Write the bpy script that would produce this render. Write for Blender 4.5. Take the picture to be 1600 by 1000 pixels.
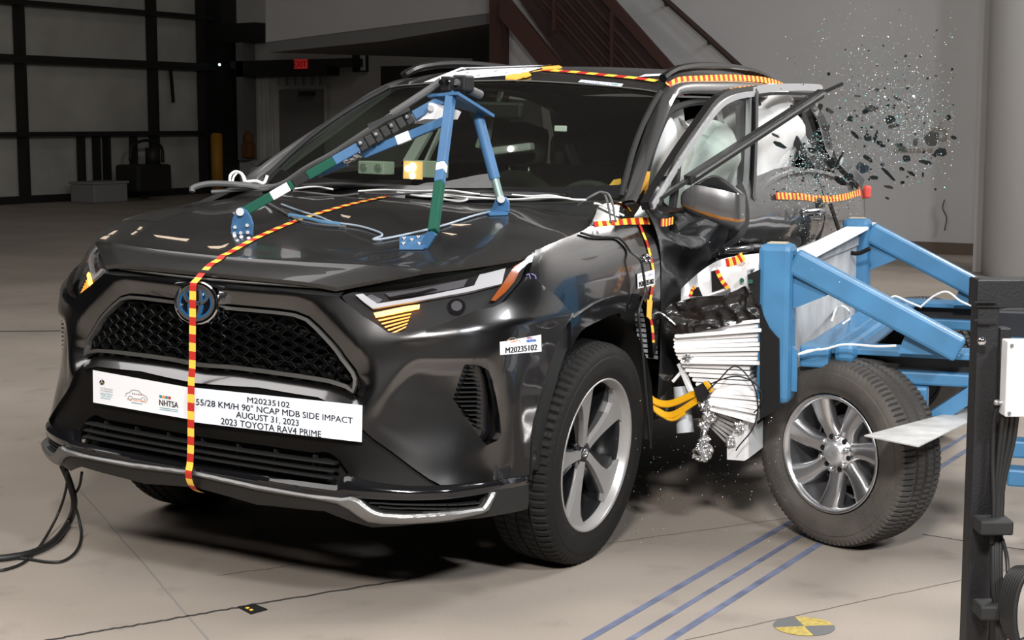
import bpy, bmesh, math, random
from math import sin, cos, pi, radians, sqrt, atan2, exp, hypot, floor
from mathutils import Vector as V, Matrix, Euler, geometry
from mathutils.bvhtree import BVHTree
for o in list(bpy.data.objects): bpy.data.objects.remove(o)
S = bpy.context.scene
COL = S.collection
RNG = random.Random(7)

# ---------------------------------------------------------------- camera
CP = V((4.576316, 3.289409, 1.441749)); YAW, PIT, FPX = 3.675959, 0.122330, 2503.49
DV = V((cos(YAW)*cos(PIT), sin(YAW)*cos(PIT), -sin(PIT)))
RV = DV.cross(V((0, 0, 1))).normalized(); UV_ = RV.cross(DV)
camd = bpy.data.cameras.new('camera'); cam = bpy.data.objects.new('camera', camd); COL.objects.link(cam)
camd.sensor_width = 36; camd.lens = FPX/1600*36; camd.clip_start = .05; camd.clip_end = 200
cam.matrix_world = Matrix((( RV.x, UV_.x, -DV.x, CP.x), (RV.y, UV_.y, -DV.y, CP.y), (RV.z, UV_.z, -DV.z, CP.z), (0, 0, 0, 1)))
S.camera = cam
S.view_settings.view_transform = 'Standard'; S.view_settings.look = 'None'
S.view_settings.exposure = 0.0; S.view_settings.gamma = 1.0; S.view_settings.use_curve_mapping = False

# ---------------------------------------------------------------- world and lights
W = bpy.data.worlds.new('world'); S.world = W; W.use_nodes = True
W.node_tree.nodes['Background'].inputs[0].default_value = (.9, .95, 1, 1)
W.node_tree.nodes['Background'].inputs[1].default_value = 0.012

def area(name, loc, target, sx, sy, power, color=(1, 1, 1), spread=180):
    d = bpy.data.lights.new(name, 'AREA'); d.shape = 'RECTANGLE'; d.size = sx; d.size_y = sy
    d.energy = power; d.color = color; d.spread = radians(spread)
    o = bpy.data.objects.new(name, d); COL.objects.link(o); o.location = loc
    o.rotation_euler = (V(target)-V(loc)).to_track_quat('-Z', 'Y').to_euler()
    return o
area('key_lamp', (5.5, 3.5, 4.2), (0.2, .4, .5), .8, .6, 480, (1, .965, .93))
area('side_lamp', (3.4, 6.4, 4.8), (-1.0, 1.2, .7), .8, .6, 420, (.93, .96, 1))
area('overhead_lamp', (2.8, -3.4, 6.6), (2.0, -1.5, 0), 7.0, 5.0, 360, (1, .98, .96))
area('overhead_lamp', (-2.9, 4.9, 6.6), (-.8, 1.4, 0.4), 3.0, 2.0, 360, (.96, .98, 1))
area('hall_lamp_and_fill', (-7.9, 3.7, 6.3), (-4.5, 2.0, 0.0), 1.6, 1.0, 420, (1, .98, .95))
area('hall_lamp_and_fill', (-9.0, 8.5, 7.0), (-12.9, 7.0, 2.5), 2.5, 1.5, 700, (1, .98, .95))  # added fill out of view, brightens the wall that the fender reflects
area('hall_lamp_and_fill', (-15, -10, 8.8), (-18, -14, 0), 3, 3, 50, (1, .97, .93))  # added fill out of view, lifts the dark far end of the hall


# ---------------------------------------------------------------- helpers: materials
def mat(name, col, rough=.5, metal=0, coat=0, emit=None, es=0, trans=0, ior=1.45, alpha=1, bump=0, bscale=50, noise=0, nscale=5, spec=.5, sheen=0):
    m = bpy.data.materials.new(name); m.use_nodes = True
    nt = m.node_tree; b = nt.nodes['Principled BSDF']
    b.inputs['Base Color'].default_value = (*col, 1); b.inputs['Roughness'].default_value = rough
    b.inputs['Metallic'].default_value = metal; b.inputs['Coat Weight'].default_value = coat
    b.inputs['Coat Roughness'].default_value = .04
    b.inputs['Specular IOR Level'].default_value = spec
    b.inputs['Transmission Weight'].default_value = trans; b.inputs['IOR'].default_value = ior; b.inputs['Alpha'].default_value = alpha
    if emit: b.inputs['Emission Color'].default_value = (*emit, 1); b.inputs['Emission Strength'].default_value = es
    if noise or bump:
        tc = nt.nodes.new('ShaderNodeTexCoord')
    if noise:
        n = nt.nodes.new('ShaderNodeTexNoise'); n.inputs['Scale'].default_value = nscale; n.inputs['Detail'].default_value = 6
        nt.links.new(tc.outputs['Object'], n.inputs['Vector'])
        r = nt.nodes.new('ShaderNodeValToRGB'); r.color_ramp.elements[0].position = .3; r.color_ramp.elements[1].position = .7
        r.color_ramp.elements[0].color = (*[c*(1-noise) for c in col], 1); r.color_ramp.elements[1].color = (*[min(1, c*(1+noise)) for c in col], 1)
        nt.links.new(n.outputs['Fac'], r.inputs['Fac']); nt.links.new(r.outputs['Color'], b.inputs['Base Color'])
    if bump:
        n2 = nt.nodes.new('ShaderNodeTexNoise'); n2.inputs['Scale'].default_value = bscale; n2.inputs['Detail'].default_value = 4
        nt.links.new(tc.outputs['Object'], n2.inputs['Vector'])
        bp = nt.nodes.new('ShaderNodeBump'); bp.inputs['Strength'].default_value = bump; bp.inputs['Distance'].default_value = .01
        nt.links.new(n2.outputs['Fac'], bp.inputs['Height']); nt.links.new(bp.outputs['Normal'], b.inputs['Normal'])
    return m
def srgb(r, g, b):
    f = lambda c: (c/255/12.92 if c <= 10 else ((c/255+.055)/1.055)**2.4)
    return (f(r), f(g), f(b))
M = dict(
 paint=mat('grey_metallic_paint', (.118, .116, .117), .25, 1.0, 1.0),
 gloss=mat('black_gloss', (.006, .006, .007), .12, 0, .6),
 plastic=mat('black_plastic', (.012, .012, .012), .5),
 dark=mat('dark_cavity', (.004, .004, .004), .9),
 gap=mat('black_seal', (.006, .006, .006), .7),
 frame=mat('satin_grey_trim', (.12, .116, .11), .45, .6),
 silver=mat('silver_trim', (.24, .235, .23), .45, .85),
 chrome=mat('chrome', (.8, .8, .82), .08, 1),
 steel=mat('brushed_steel', (.45, .45, .46), .35, .9),
 glass=mat('tinted_windscreen', (.80, .86, .82), .0, 0, 0, trans=1, ior=1.0, spec=.5),
 lens=mat('clear_lens', (1, 1, 1), .02, 0, 0, trans=1, ior=1.15),
 white=mat('white_paper', (.86, .86, .88), .6),
 blue=mat('blue_enamel', srgb(62, 115, 154), .42, 0, .2, noise=.12, nscale=9),
 green=mat('green_enamel', srgb(22, 78, 62), .6, spec=.2),
 rubber=mat('black_rubber', (.009, .0085, .008), .7, bump=.2, bscale=120, spec=.3),
 rubber2=mat('dusty_rubber', (.075, .066, .058), .8, noise=.35, nscale=6, bump=.2, bscale=90),
 tread2=mat('dusty_tread', (.05, .046, .042), .8),
 red=mat('red_tape', srgb(190, 45, 35), .5), yellow=mat('yellow_tape', srgb(248, 200, 75), .5),
 black=mat('black_ink', (.008, .008, .008), .6),
 cable=mat('black_cable', (.012, .012, .012), .45), gcable=mat('grey_cable', (.10, .10, .10), .5), wcable=mat('white_cable', (.8, .8, .78), .5),
)
# ---------------------------------------------------------------- helpers: objects
def empty(name, loc=(0, 0, 0), rot=(0, 0, 0), label=None, cat=None, group=None, kind=None):
    o = bpy.data.objects.new(name, None); COL.objects.link(o); o.location = loc; o.rotation_euler = rot
    o.empty_display_size = .1
    return tag(o, label, cat, group, kind)
def tag(o, label=None, cat=None, group=None, kind=None):
    if label: o['label'] = label
    if cat: o['category'] = cat
    if group: o['group'] = group
    if kind: o['kind'] = kind
    return o
def obj(name, me, mats, parent=None, label=None, cat=None, group=None, kind=None):
    if isinstance(me, MB): me = me.mesh(name)
    if mats is not None:
        for m in (mats if isinstance(mats, (list, tuple)) else [mats]): me.materials.append(M[m] if isinstance(m, str) else m)
    o = bpy.data.objects.new(name, me); COL.objects.link(o)
    if parent: o.parent = parent
    return tag(o, label, cat, group, kind)
def copy_tree(o, parent=None):
    c = o.copy(); COL.objects.link(c)
    if parent: c.parent = parent
    for ch in [k for k in bpy.data.objects if k.parent == o]: copy_tree(ch, c)
    return c
class MB:
    def __init__(s): s.v = []; s.f = []; s.m = []; s.sm = []; s.mi = 0
    def add(s, vs, fs, smooth=False, mi=None):
        b = len(s.v); s.v += [tuple(x) for x in vs]
        for f in fs: s.f.append([i+b for i in f]); s.m.append(s.mi if mi is None else mi); s.sm.append(smooth)
        return s
    def box(s, c, d, rot=None, bev=0):
        c = V(c); x, y, z = [k/2 for k in d]; R = rot if rot else Matrix.Identity(3)
        if bev:
            bm = bmesh.new(); bmesh.ops.create_cube(bm, size=1)
            for q in bm.verts: q.co = V((q.co.x*d[0], q.co.y*d[1], q.co.z*d[2]))
            bmesh.ops.bevel(bm, geom=bm.edges[:], offset=bev, segments=2, affect='EDGES', profile=.5)
            bm.verts.index_update()
            s.add([R @ q.co+c for q in bm.verts], [[q.index for q in f.verts] for f in bm.faces]); bm.free(); return s
        P = [R @ V((i, j, k))+c for i in (-x, x) for j in (-y, y) for k in (-z, z)]
        return s.add(P, [(0, 1, 3, 2), (4, 6, 7, 5), (0, 4, 5, 1), (2, 3, 7, 6), (0, 2, 6, 4), (1, 5, 7, 3)])
    def bar(s, a, b, w, h, up=(0, 0, 1), bev=0):
        a, b = V(a), V(b); d = (b-a); L = d.length; d.normalize(); u = V(up); r = d.cross(u)
        if r.length < 1e-4: r = d.cross(V((1, 0, 0)))
        r.normalize(); u = r.cross(d)
        return s.box((a+b)/2, (L, w, h), Matrix((d, r, u)).transposed(), bev)
    def tube(s, pts, r, n=8, caps=True, smooth=True):
        pts = [V(p) for p in pts]; k = len(pts); vs = []; nrm = None
        rr = r if isinstance(r, (list, tuple)) else [r]*k
        for i, p in enumerate(pts):
            t = (pts[min(i+1, k-1)]-pts[max(i-1, 0)])
            if t.length < 1e-9: t = V((0, 0, 1))
            t.normalize()
            if nrm is None:
                nrm = t.cross(V((0, 0, 1)))
                if nrm.length < .1: nrm = t.cross(V((1, 0, 0)))
            nrm = (nrm-t*nrm.dot(t)).normalized(); bi = t.cross(nrm)
            for j in range(n): a = 2*pi*j/n; vs.append(p+(nrm*cos(a)+bi*sin(a))*rr[i])
        fs = [(i*n+j, i*n+(j+1) % n, (i+1)*n+(j+1) % n, (i+1)*n+j) for i in range(k-1) for j in range(n)]
        s.add(vs, fs, smooth)
        if caps: b = len(s.v)-len(vs); s.f += [[b+j for j in range(n)][::-1], [b+(k-1)*n+j for j in range(n)]]; s.m += [s.mi]*2; s.sm += [False]*2
        return s
    def cyl(s, a, b, r, n=20, r2=None):
        return s.tube([a, b], [r, r if r2 is None else r2], n)
    def lathe(s, prof, o, ax, n=48, up=(0, 0, 1), closed=False, rf=None, smooth=True, mi=None):
        # prof: (offset along axis, radius); rf(ang_index, prof_index)->radius delta
        o, ax = V(o), V(ax).normalized(); u = V(up); r = (u-ax*u.dot(ax)).normalized(); b = ax.cross(r); k = len(prof)
        vs = []
        for j in range(n):
            a = 2*pi*j/n; e = r*cos(a)+b*sin(a)
            for i, (w, q) in enumerate(prof): vs.append(o+ax*w+e*(q+(rf(j, i) if rf else 0)))
        kk = k if closed else k-1
        fs = [(j*k+i, j*k+(i+1) % k, ((j+1) % n)*k+(i+1) % k, ((j+1) % n)*k+i) for j in range(n) for i in range(kk)]
        return s.add(vs, fs, smooth, mi)
    def disc(s, c, ax, r, n=24, th=.002):
        ax = V(ax).normalized(); return s.cyl(V(c)-ax*th/2, V(c)+ax*th/2, r, n)
    def prism(s, poly, off, smooth=False):
        # poly: 3d points (planar), off: extrusion vector
        n = len(poly); P = [V(p) for p in poly]; off = V(off)
        s.add(P+[p+off for p in P], [list(range(n))[::-1], [n+i for i in range(n)]]+[(i, (i+1) % n, n+(i+1) % n, n+i) for i in range(n)], smooth)
        return s
    def grid(s, rows, smooth=True, flip=False, closed=False):
        a, b = len(rows), len(rows[0]); bb = b if closed else b-1
        fs = [(i*b+j, i*b+(j+1) % b, (i+1)*b+(j+1) % b, (i+1)*b+j) for i in range(a-1) for j in range(bb)]
        if flip: fs = [f[::-1] for f in fs]
        return s.add([p for r in rows for p in r], fs, smooth)
    def ball(s, c, r, n=12, sq=(1, 1, 1)):
        c = V(c); rows = []
        for i in range(n//2+1):
            t = pi*i/(n//2)
            rows.append([c+V((sin(t)*cos(2*pi*j/n)*r*sq[0], sin(t)*sin(2*pi*j/n)*r*sq[1], cos(t)*r*sq[2])) for j in range(n)])
        return s.grid(rows, True, True, True)
    def mesh(s, name='m', weld=0, auto=None):
        me = bpy.data.meshes.new(name); me.from_pydata([tuple(x) for x in s.v], [], s.f)
        me.polygons.foreach_set('material_index', s.m); me.polygons.foreach_set('use_smooth', s.sm)
        me.update()
        bm = bmesh.new(); bm.from_mesh(me)
        if weld: bmesh.ops.remove_doubles(bm, verts=bm.verts[:], dist=weld)
        bmesh.ops.recalc_face_normals(bm, faces=bm.faces[:])
        if auto:
            for e in bm.edges:
                if len(e.link_faces) == 2 and e.calc_face_angle(0) > auto: e.smooth = False
        bm.to_mesh(me); bm.free()
        return me
def cr(p0, p1, p2, p3, t):
    return .5*((2*p1)+(p2-p0)*t+(2*p0-5*p1+4*p2-p3)*t*t+(3*p1-p0-3*p2+p3)*t**3)
def spline(pts, n=8, closed=False):
    P = [V(p) for p in pts]; k = len(P); out = []
    for i in range(k if closed else k-1):
        g = (lambda q: P[q % k]) if closed else (lambda q: P[max(0, min(k-1, q))])
        a, b, c, d = g(i-1), g(i), g(i+1), g(i+2)
        if not closed and i == 0: a = b*2-c
        if not closed and i == k-2: d = c*2-b
        out += [cr(a, b, c, d, t/n) for t in range(n)]
    if not closed: out.append(P[-1])
    return out
def mirror_mb(mb):
    n = len(mb.v); c = len(mb.f)
    mb.v += [(x, -y, z) for x, y, z in mb.v]
    mb.f += [[i+n for i in f[::-1]] for f in mb.f[:c]]; mb.m += mb.m[:c]; mb.sm += mb.sm[:c]
    return mb
def mirrored(mb):
    m = MB(); m.v = [(x, -y, z) for x, y, z in mb.v]; m.f = [f[::-1] for f in mb.f]; m.m = mb.m[:]; m.sm = mb.sm[:]; return m
# ---------------------------------------------------------------- pixel rays to real points
def wray(u, v): return CP.copy(), (DV+RV*((u-800)/FPX)-UV_*((v-500)/FPX))
CQ = (-0.02476408, -0.01850305, 0.02247842); CC = V((-1.3, 0, .4))
RC = Matrix.Rotation(CQ[1], 3, 'Y') @ Matrix.Rotation(CQ[0], 3, 'X'); RCT = RC.transposed()
def c2w(p): return RC @ (V(p)-CC)+CC+V((0, 0, CQ[2]))
def w2c(p): return RCT @ (V(p)-CC-V((0, 0, CQ[2])))+CC
def cray(u, v): o, d = wray(u, v); return w2c(o), RCT @ d
def at(u, v, **k):          # car frame
    o, d = cray(u, v); (a, c), = k.items(); i = 'xyz'.index(a); return o+d*((c-o[i])/d[i])
def atw(u, v, **k):         # world frame
    o, d = wray(u, v); (a, c), = k.items(); i = 'xyz'.index(a); return o+d*((c-o[i])/d[i])
def atplane(u, v, p, n, car=True):
    o, d = cray(u, v) if car else wray(u, v); p, n = V(p), V(n); return o+d*((p-o).dot(n)/d.dot(n))
# ---------------------------------------------------------------- base surfaces and panels cut from them
class Surf:
    def __init__(s, net, su=.13, sw=.09, sub=8, both=True):
        s.P = [[V(p) for p in r] for r in net]; s.R = len(net); s.C = len(net[0]); s.su, s.sw = su, sw
        nu, nw = (s.C-1)*sub, (s.R-1)*sub; s.nu = nu; vs = []; s.uv = []
        for j in range(nw+1):
            for i in range(nu+1): vs.append(s.ev(i/sub, j/sub)); s.uv.append((i/sub, j/sub))
        fs = []
        for j in range(nw):
            for i in range(nu):
                a = j*(nu+1)+i; fs += [(a, a+1, a+nu+2), (a, a+nu+2, a+nu+1)]
        n = len(vs); s.vs = vs; s.fs = fs
        s.bvh = BVHTree.FromPolygons(vs, fs)
    def _row(s, j, u):
        i = max(0, min(s.C-2, int(floor(u)))); t = u-i; r = s.P[j]
        b, c = r[i], r[i+1]
        a = r[i-1] if i > 0 else (V((c.x, -c.y, c.z)) if abs(b.y) < 1e-6 else b*2-c)
        d = r[i+2] if i+2 < s.C else c*2-b
        return cr(a, b, c, d, t)
    def ev(s, u, w):
        j = max(0, min(s.R-2, int(floor(w)))); t = w-j
        b, c = s._row(j, u), s._row(j+1, u)
        a = s._row(j-1, u) if j > 0 else b*2-c
        d = s._row(j+2, u) if j+2 < s.R else c*2-b
        return cr(a, b, c, d, t)
    def nrm(s, u, w):
        e = .02; n = (s.ev(u+e, w)-s.ev(u-e, w)).cross(s.ev(u, w+e)-s.ev(u, w-e))
        n.normalize(); return n
    def hit(s, o, d):
        h = s.bvh.ray_cast(o, d)
        if h[0] is None:
            return None
        f = s.fs[h[2]]; a, b, c = [s.vs[i] for i in f]
        bc = geometry.barycentric_transform(h[0], a, b, c, *[V((*s.uv[i], 0)) for i in f])
        return (bc.x, bc.y)
    def px(s, x, y):
        o, d = cray(x, y); h = s.hit(o, d)
        if h is None:
            o2, d2 = V((o.x, -o.y, o.z)), V((d.x, -d.y, d.z)); 
            # nearest point fallback along the ray
            best = None
            for k in range(400):
                q = o+d*(3.0+k*.012); n = s.bvh.find_nearest(q)
                if n[0] is not None and (best is None or n[3] < best[0]): best = (n[3], n[0], n[2])
            f = s.fs[best[2]]; a, b, c = [s.vs[i] for i in f]
            bc = geometry.barycentric_transform(best[1], a, b, c, *[V((*s.uv[i], 0)) for i in f]); h = (bc.x, bc.y)
        return h
    def pxr(s, x, y):       # pixel on the car's right half, as mirrored parameters
        o, d = cray(x, y); return s.hit(V((o.x, -o.y, o.z)), V((d.x, -d.y, d.z)))
    def near(s, p):
        n = s.bvh.find_nearest(V(p)); f = s.fs[n[2]]; a, b, c = [s.vs[i] for i in f]
        bc = geometry.barycentric_transform(n[0], a, b, c, *[V((*s.uv[i], 0)) for i in f]); return (bc.x, bc.y)
    def cz(s, z):           # centre line at height z
        lo, hi = 0, s.R-1
        for _ in range(40):
            m = (lo+hi)/2
            if s.ev(0, m).z < z: lo = m
            else: hi = m
        return (0, lo)
def inside(p, poly):
    x, y = p; r = False; n = len(poly); j = n-1
    for i in range(n):
        xi, yi = poly[i]; xj, yj = poly[j]
        if (yi > y) != (yj > y) and x < (xj-xi)*(y-yi)/(yj-yi)+xi: r = not r
        j = i
    return r
def dseg(p, a, b):
    ax, ay = a; bx, by = b; dx, dy = bx-ax, by-ay; L = dx*dx+dy*dy
    t = 0 if L == 0 else max(0, min(1, ((p[0]-ax)*dx+(p[1]-ay)*dy)/L))
    return hypot(p[0]-ax-t*dx, p[1]-ay-t*dy)
def dpoly(p, poly, closed=True):
    n = len(poly); return min(dseg(p, poly[i], poly[(i+1) % n]) for i in range(n if closed else n-1))
def densify(poly, h, closed=True):
    out = []; n = len(poly)
    for i in range(n if closed else n-1):
        a, b = poly[i], poly[(i+1) % n]; k = max(1, int(hypot(b[0]-a[0], b[1]-a[1])/h))
        out += [(a[0]+(b[0]-a[0])*t/k, a[1]+(b[1]-a[1])*t/k) for t in range(k)]
    if not closed: out.append(poly[-1])
    return out
def smoothpoly(pts, n=4, closed=True):
    return [(p.x, p.y) for p in spline([V((a, b, 0)) for a, b in pts], n, closed)]
def uvpoly(sf, pts, h=.03, sm=0):
    # pts: pixel tuples, or ('c', z) on the centre line, or ('p', (x,y,z)), or ('r', px, py)
    out = []
    for q in pts:
        if q[0] == 'c': out.append(sf.cz(q[1]))
        elif q[0] == 'p': out.append(sf.near(q[1]))
        elif q[0] == 'r': out.append(sf.pxr(q[1], q[2]))
        elif q[0] == 'uv': out.append(q[1])
        else: out.append(sf.px(*q))
    return [(u*sf.su, w*sf.sw) for u, w in out]
def panel(sf, outer, holes=(), off=0, thick=.02, res=.02, mirror=False, lines=(), sm=0, skirt=True, smhole=0):
    """mesh of a region of a base surface: outline in scaled parameters, offset(u,w) along the normal, edges turned inwards"""
    oc = densify(smoothpoly(outer, sm) if sm else outer, res*.7)
    hs = [densify(smoothpoly(h, smhole) if smhole else h, res*.7) for h in holes]
    pts = []; edges = []
    for lp in [oc]+hs:
        b = len(pts); pts += lp; edges += [(b+i, b+(i+1) % len(lp)) for i in range(len(lp))]
    for ln in lines:
        ln = [p for p in densify(ln, res*.7, False) if inside(p, oc) and dpoly(p, oc) > res*.25 and not any(inside(p, h) for h in hs)]
        b = len(pts); pts += ln; edges += [(b+i, b+i+1) for i in range(len(ln)-1) if hypot(ln[i][0]-ln[i+1][0], ln[i][1]-ln[i+1][1]) < res*2]
    x0, x1 = min(p[0] for p in oc), max(p[0] for p in oc); y0, y1 = min(p[1] for p in oc), max(p[1] for p in oc)
    j = 0; y = y0+res/2
    while y < y1:
        x = x0+(res*.5 if j % 2 else 0)+res*.25
        while x < x1:
            p = (x, y)
            if inside(p, oc) and not any(inside(p, h) for h in hs) and dpoly(p, oc) > res*.45 and all(dpoly(p, h) > res*.45 for h in hs): pts.append(p)
            x += res
        y += res*.87; j += 1
    r = geometry.delaunay_2d_cdt([V(p) for p in pts], edges, [], 0, 1e-6)
    vs, fs = r[0], r[2]
    keep = []
    for f in fs:
        c = ((vs[f[0]].x+vs[f[1]].x+vs[f[2]].x)/3, (vs[f[0]].y+vs[f[1]].y+vs[f[2]].y)/3)
        if inside(c, oc) and not any(inside(c, h) for h in hs): keep.append(list(f))
    fo = off if callable(off) else (lambda p: off)
    P = []; N = []
    for q in vs:
        u, w = q.x/sf.su, q.y/sf.sw; n = sf.nrm(u, w); p = sf.ev(u, w)+n*fo((q.x, q.y))
        if abs(u) < 1e-3 and mirror == 'weld': p.y = 0
        P.append(p); N.append(n)
    mb = MB(); mb.add(P, keep, True)
    if skirt:
        cnt = {}
        for f in keep:
            for i in range(3):
                a, b = f[i], f[(i+1) % 3]; k = (min(a, b), max(a, b)); cnt.setdefault(k, []).append((a, b))
        sk = [v[0] for v in cnt.values() if len(v) == 1]
        for a, b in sk:
            if mirror == 'weld' and abs(P[a].y) < 1e-4 and abs(P[b].y) < 1e-4: continue
            mb.add([P[a], P[b], P[b]-N[b]*thick, P[a]-N[a]*thick], [(1, 0, 3, 2)], False)
    if mirror: mirror_mb(mb)
    return mb
def pmesh(mb, name): return mb.mesh(name, weld=2e-4, auto=radians(40))
def textmesh(s, size=1.0, align='LEFT', bold=0.0):
    cu = bpy.data.curves.new('text', 'FONT'); cu.body = s; cu.size = size; cu.align_x = align; cu.resolution_u = 3; cu.offset = bold
    o = bpy.data.objects.new('text', cu); COL.objects.link(o); bpy.context.view_layer.update()
    me = o.to_mesh(); vs = [(v.co.x, v.co.y) for v in me.vertices]; fs = [list(p.vertices) for p in me.polygons]
    o.to_mesh_clear(); bpy.data.objects.remove(o); bpy.data.curves.remove(cu)
    return vs, fs
def thin_glass(name, tint, ior=1.5, rough=.0, opac=0.0, dcol=(.02, .02, .02)):
    m = bpy.data.materials.new(name); m.use_nodes = True; nt = m.node_tree
    for n in list(nt.nodes): nt.nodes.remove(n)
    o = nt.nodes.new('ShaderNodeOutputMaterial'); t = nt.nodes.new('ShaderNodeBsdfTransparent'); g = nt.nodes.new('ShaderNodeBsdfGlossy'); x = nt.nodes.new('ShaderNodeMixShader')
    ge = nt.nodes.new('ShaderNodeNewGeometry'); dt = nt.nodes.new('ShaderNodeVectorMath'); dt.operation = 'DOT_PRODUCT'
    def mth(op, a, b):
        q = nt.nodes.new('ShaderNodeMath'); q.operation = op
        for i, k in enumerate((a, b)):
            if k is None: continue
            if isinstance(k, (int, float)): q.inputs[i].default_value = k
            else: nt.links.new(k, q.inputs[i])
        return q.outputs[0]
    nt.links.new(ge.outputs['Normal'], dt.inputs[0]); nt.links.new(ge.outputs['Incoming'], dt.inputs[1])
    r0 = ((ior-1)/(ior+1))**2*1.8; fr_ = mth('ADD', mth('MULTIPLY', mth('POWER', mth('SUBTRACT', 1.0, mth('ABSOLUTE', dt.outputs['Value'], None)), 5.0), 1-r0), r0)
    t.inputs[0].default_value = (*tint, 1); g.inputs['Roughness'].default_value = rough
    nt.links.new(fr_, x.inputs[0]); nt.links.new(t.outputs[0], x.inputs[1]); nt.links.new(g.outputs[0], x.inputs[2])
    nt.links.new(x.outputs[0], o.inputs[0])
    if opac:
        d = nt.nodes.new('ShaderNodeBsdfDiffuse'); d.inputs[0].default_value = (*dcol, 1)
        y = nt.nodes.new('ShaderNodeMixShader'); y.inputs[0].default_value = opac
        nt.links.new(t.outputs[0], y.inputs[1]); nt.links.new(d.outputs[0], y.inputs[2]); nt.links.new(y.outputs[0], x.inputs[1])
    return m
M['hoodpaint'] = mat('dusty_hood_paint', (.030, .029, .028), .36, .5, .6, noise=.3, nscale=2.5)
M['glass'] = thin_glass('tinted_windscreen', (.62, .70, .62), 1.5)
M['sglass'] = thin_glass('side_glass', (.72, .80, .76), 1.5)
M['lens'] = thin_glass('clear_lens', (.93, .93, .94), 1.45)
M['amber'] = mat('amber_reflector', (.30, .07, .012), .25, 0, .5)
M['lit'] = mat('lit_turn_signal', (1, .5, .1), .4, emit=(1, .42, .08), es=5)
M['lit2'] = mat('lit_turn_line', (1, .4, .05), .4, emit=(1, .35, .05), es=1.2)
M['lightguide'] = mat('white_light_guide', (.42, .42, .43), .3, 0, .3)
M['reflector'] = mat('grey_reflector', (.30, .30, .32), .15, .8)
M['seat'] = mat('dark_seat_cloth', (.05, .045, .038), .9)
M['dash'] = mat('dashboard_vinyl', (.035, .036, .032), .7)
M['airbag'] = mat('airbag_nylon', (.80, .79, .77), .75, bump=.25, bscale=14)
M['blacktape'] = mat('black_adhesive_film', (.012, .011, .011), .35, 0, .3, bump=.5, bscale=18)
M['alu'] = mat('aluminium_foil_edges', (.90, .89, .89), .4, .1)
M['alu2'] = mat('crushed_aluminium', (.75, .75, .76), .18, 1, bump=1, bscale=40)
M['plate'] = mat('grey_backing_sheet', (.46, .46, .46), .6, 0, noise=.25, nscale=7)
M['cube'] = mat('dark_steel', (.03, .03, .032), .45, .6)
M['stand'] = mat('black_powder_coat', (.008, .008, .009), .5, bump=.15, bscale=200)
M['box'] = mat('grey_box_paint', (.62, .62, .62), .5)
M['ywire'] = mat('orange_wire_loom', srgb(225, 165, 20), .5)
M['duct'] = mat('pale_grey_tube', (.42, .44, .46), .5)
M['redsticker'] = mat('red_plastic', srgb(220, 80, 70), .5)
M['orange'] = mat('orange_putty', srgb(245, 180, 70), .8)
M['rim'] = mat('machined_alloy', (.40, .39, .38), .35, .55)
M['rimk'] = mat('gloss_black_alloy', (.010, .010, .011), .25)
M['rimd'] = mat('dark_alloy', (.03, .03, .032), .3, .5)
M['rim2'] = mat('bright_chrome_alloy', (.66, .66, .67), .27, .95)
M['rim2d'] = mat('alloy_barrel', (.30, .30, .31), .3, .9)
M['embblue'] = mat('emblem_blue', srgb(35, 95, 145), .25, .2, .8)
M['crushed'] = mat('crushed_dark_paint', (.115, .115, .118), .38, .45, 1.0)
M['sidepaint'] = mat('grey_side_paint', (.125, .123, .124), .32, .62, 1.0)
M['chromed'] = mat('dark_chrome', (.30, .30, .31), .15, .9)
M['qglass'] = thin_glass('dark_quarter_glass', (.12, .12, .12), 1.5)
M['belt'] = mat('seat_belt_web', (.38, .38, .37), .8)
M['mirlit'] = mat('mirror_lens_strip', (.35, .14, .03), .15, .3, .8)
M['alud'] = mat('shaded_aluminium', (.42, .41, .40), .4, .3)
M['whitegear'] = mat('white_gear', (.80, .80, .82), .5); M['greyg'] = mat('grey_green_tube', (.20, .28, .26), .4, .3)
M['steelcab'] = mat('pale_blue_lead', (.30, .36, .42), .4); M['bluecab'] = mat('blue_connector', (.10, .22, .36), .4)
M['palebox'] = mat('pale_green_box', (.42, .45, .40), .5); M['palebox2'] = mat('box_dial', (.30, .32, .29), .3, .3)
M['lampglow'] = mat('warm_lamp_window', (.8, .5, .2), .5, emit=(1, .55, .18), es=1.0); M['bulb'] = mat('lit_bulb', (1, .95, .85), .4, emit=(1, .93, .80), es=4)
M['flag'] = mat('scuffed_pale_plate', (.50, .49, .47), .55, .2, noise=.15, nscale=20)
M['shard'] = thin_glass('dark_shard_glass', (.16, .20, .19), 1.55, .02, .35, (.03, .035, .035))
M['shard2'] = thin_glass('pale_shard_glass', (.55, .66, .62), 1.6, .05, .25, (.35, .4, .4))
M['shard3'] = mat('bright_shard_face', (.75, .8, .8), .25, .3)
M['straps'] = mat('black_strap', (.010, .010, .010), .7)
M['lattice'] = mat('black_grille_plastic', (.005, .005, .005), .28, spec=.35)
M['cyan'] = mat('painted_cyan_glint', (.05, .45, .45), .15, .3)  # cyan base colour stands in for coloured glints on the crumbs
M['whiteb'] = mat('bluish_white_paper', (.78, .83, .92), .6)
M['blue2'] = mat('blue_frame_paint', srgb(60, 102, 142), .55, 0, 0, noise=.12, nscale=14)
M['boltm'] = mat('zinc_bolt', (.45, .46, .47), .5, .3)
M['headl'] = mat('dark_headliner', (.03, .028, .025), .9)
M['lowplastic'] = mat('grained_black_plastic', (.006, .0055, .005), .55, spec=.16)
M['armgrey'] = mat('grey_arm', (.07, .07, .072), .45)
M['fin'] = mat('grey_liner_fin', (.20, .21, .22), .5)
M['hubm'] = mat('polished_hub_cap', (.75, .75, .76), .3, .8)
M['brightm'] = mat('bright_frame_metal', (.62, .62, .63), .38, .55)
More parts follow.
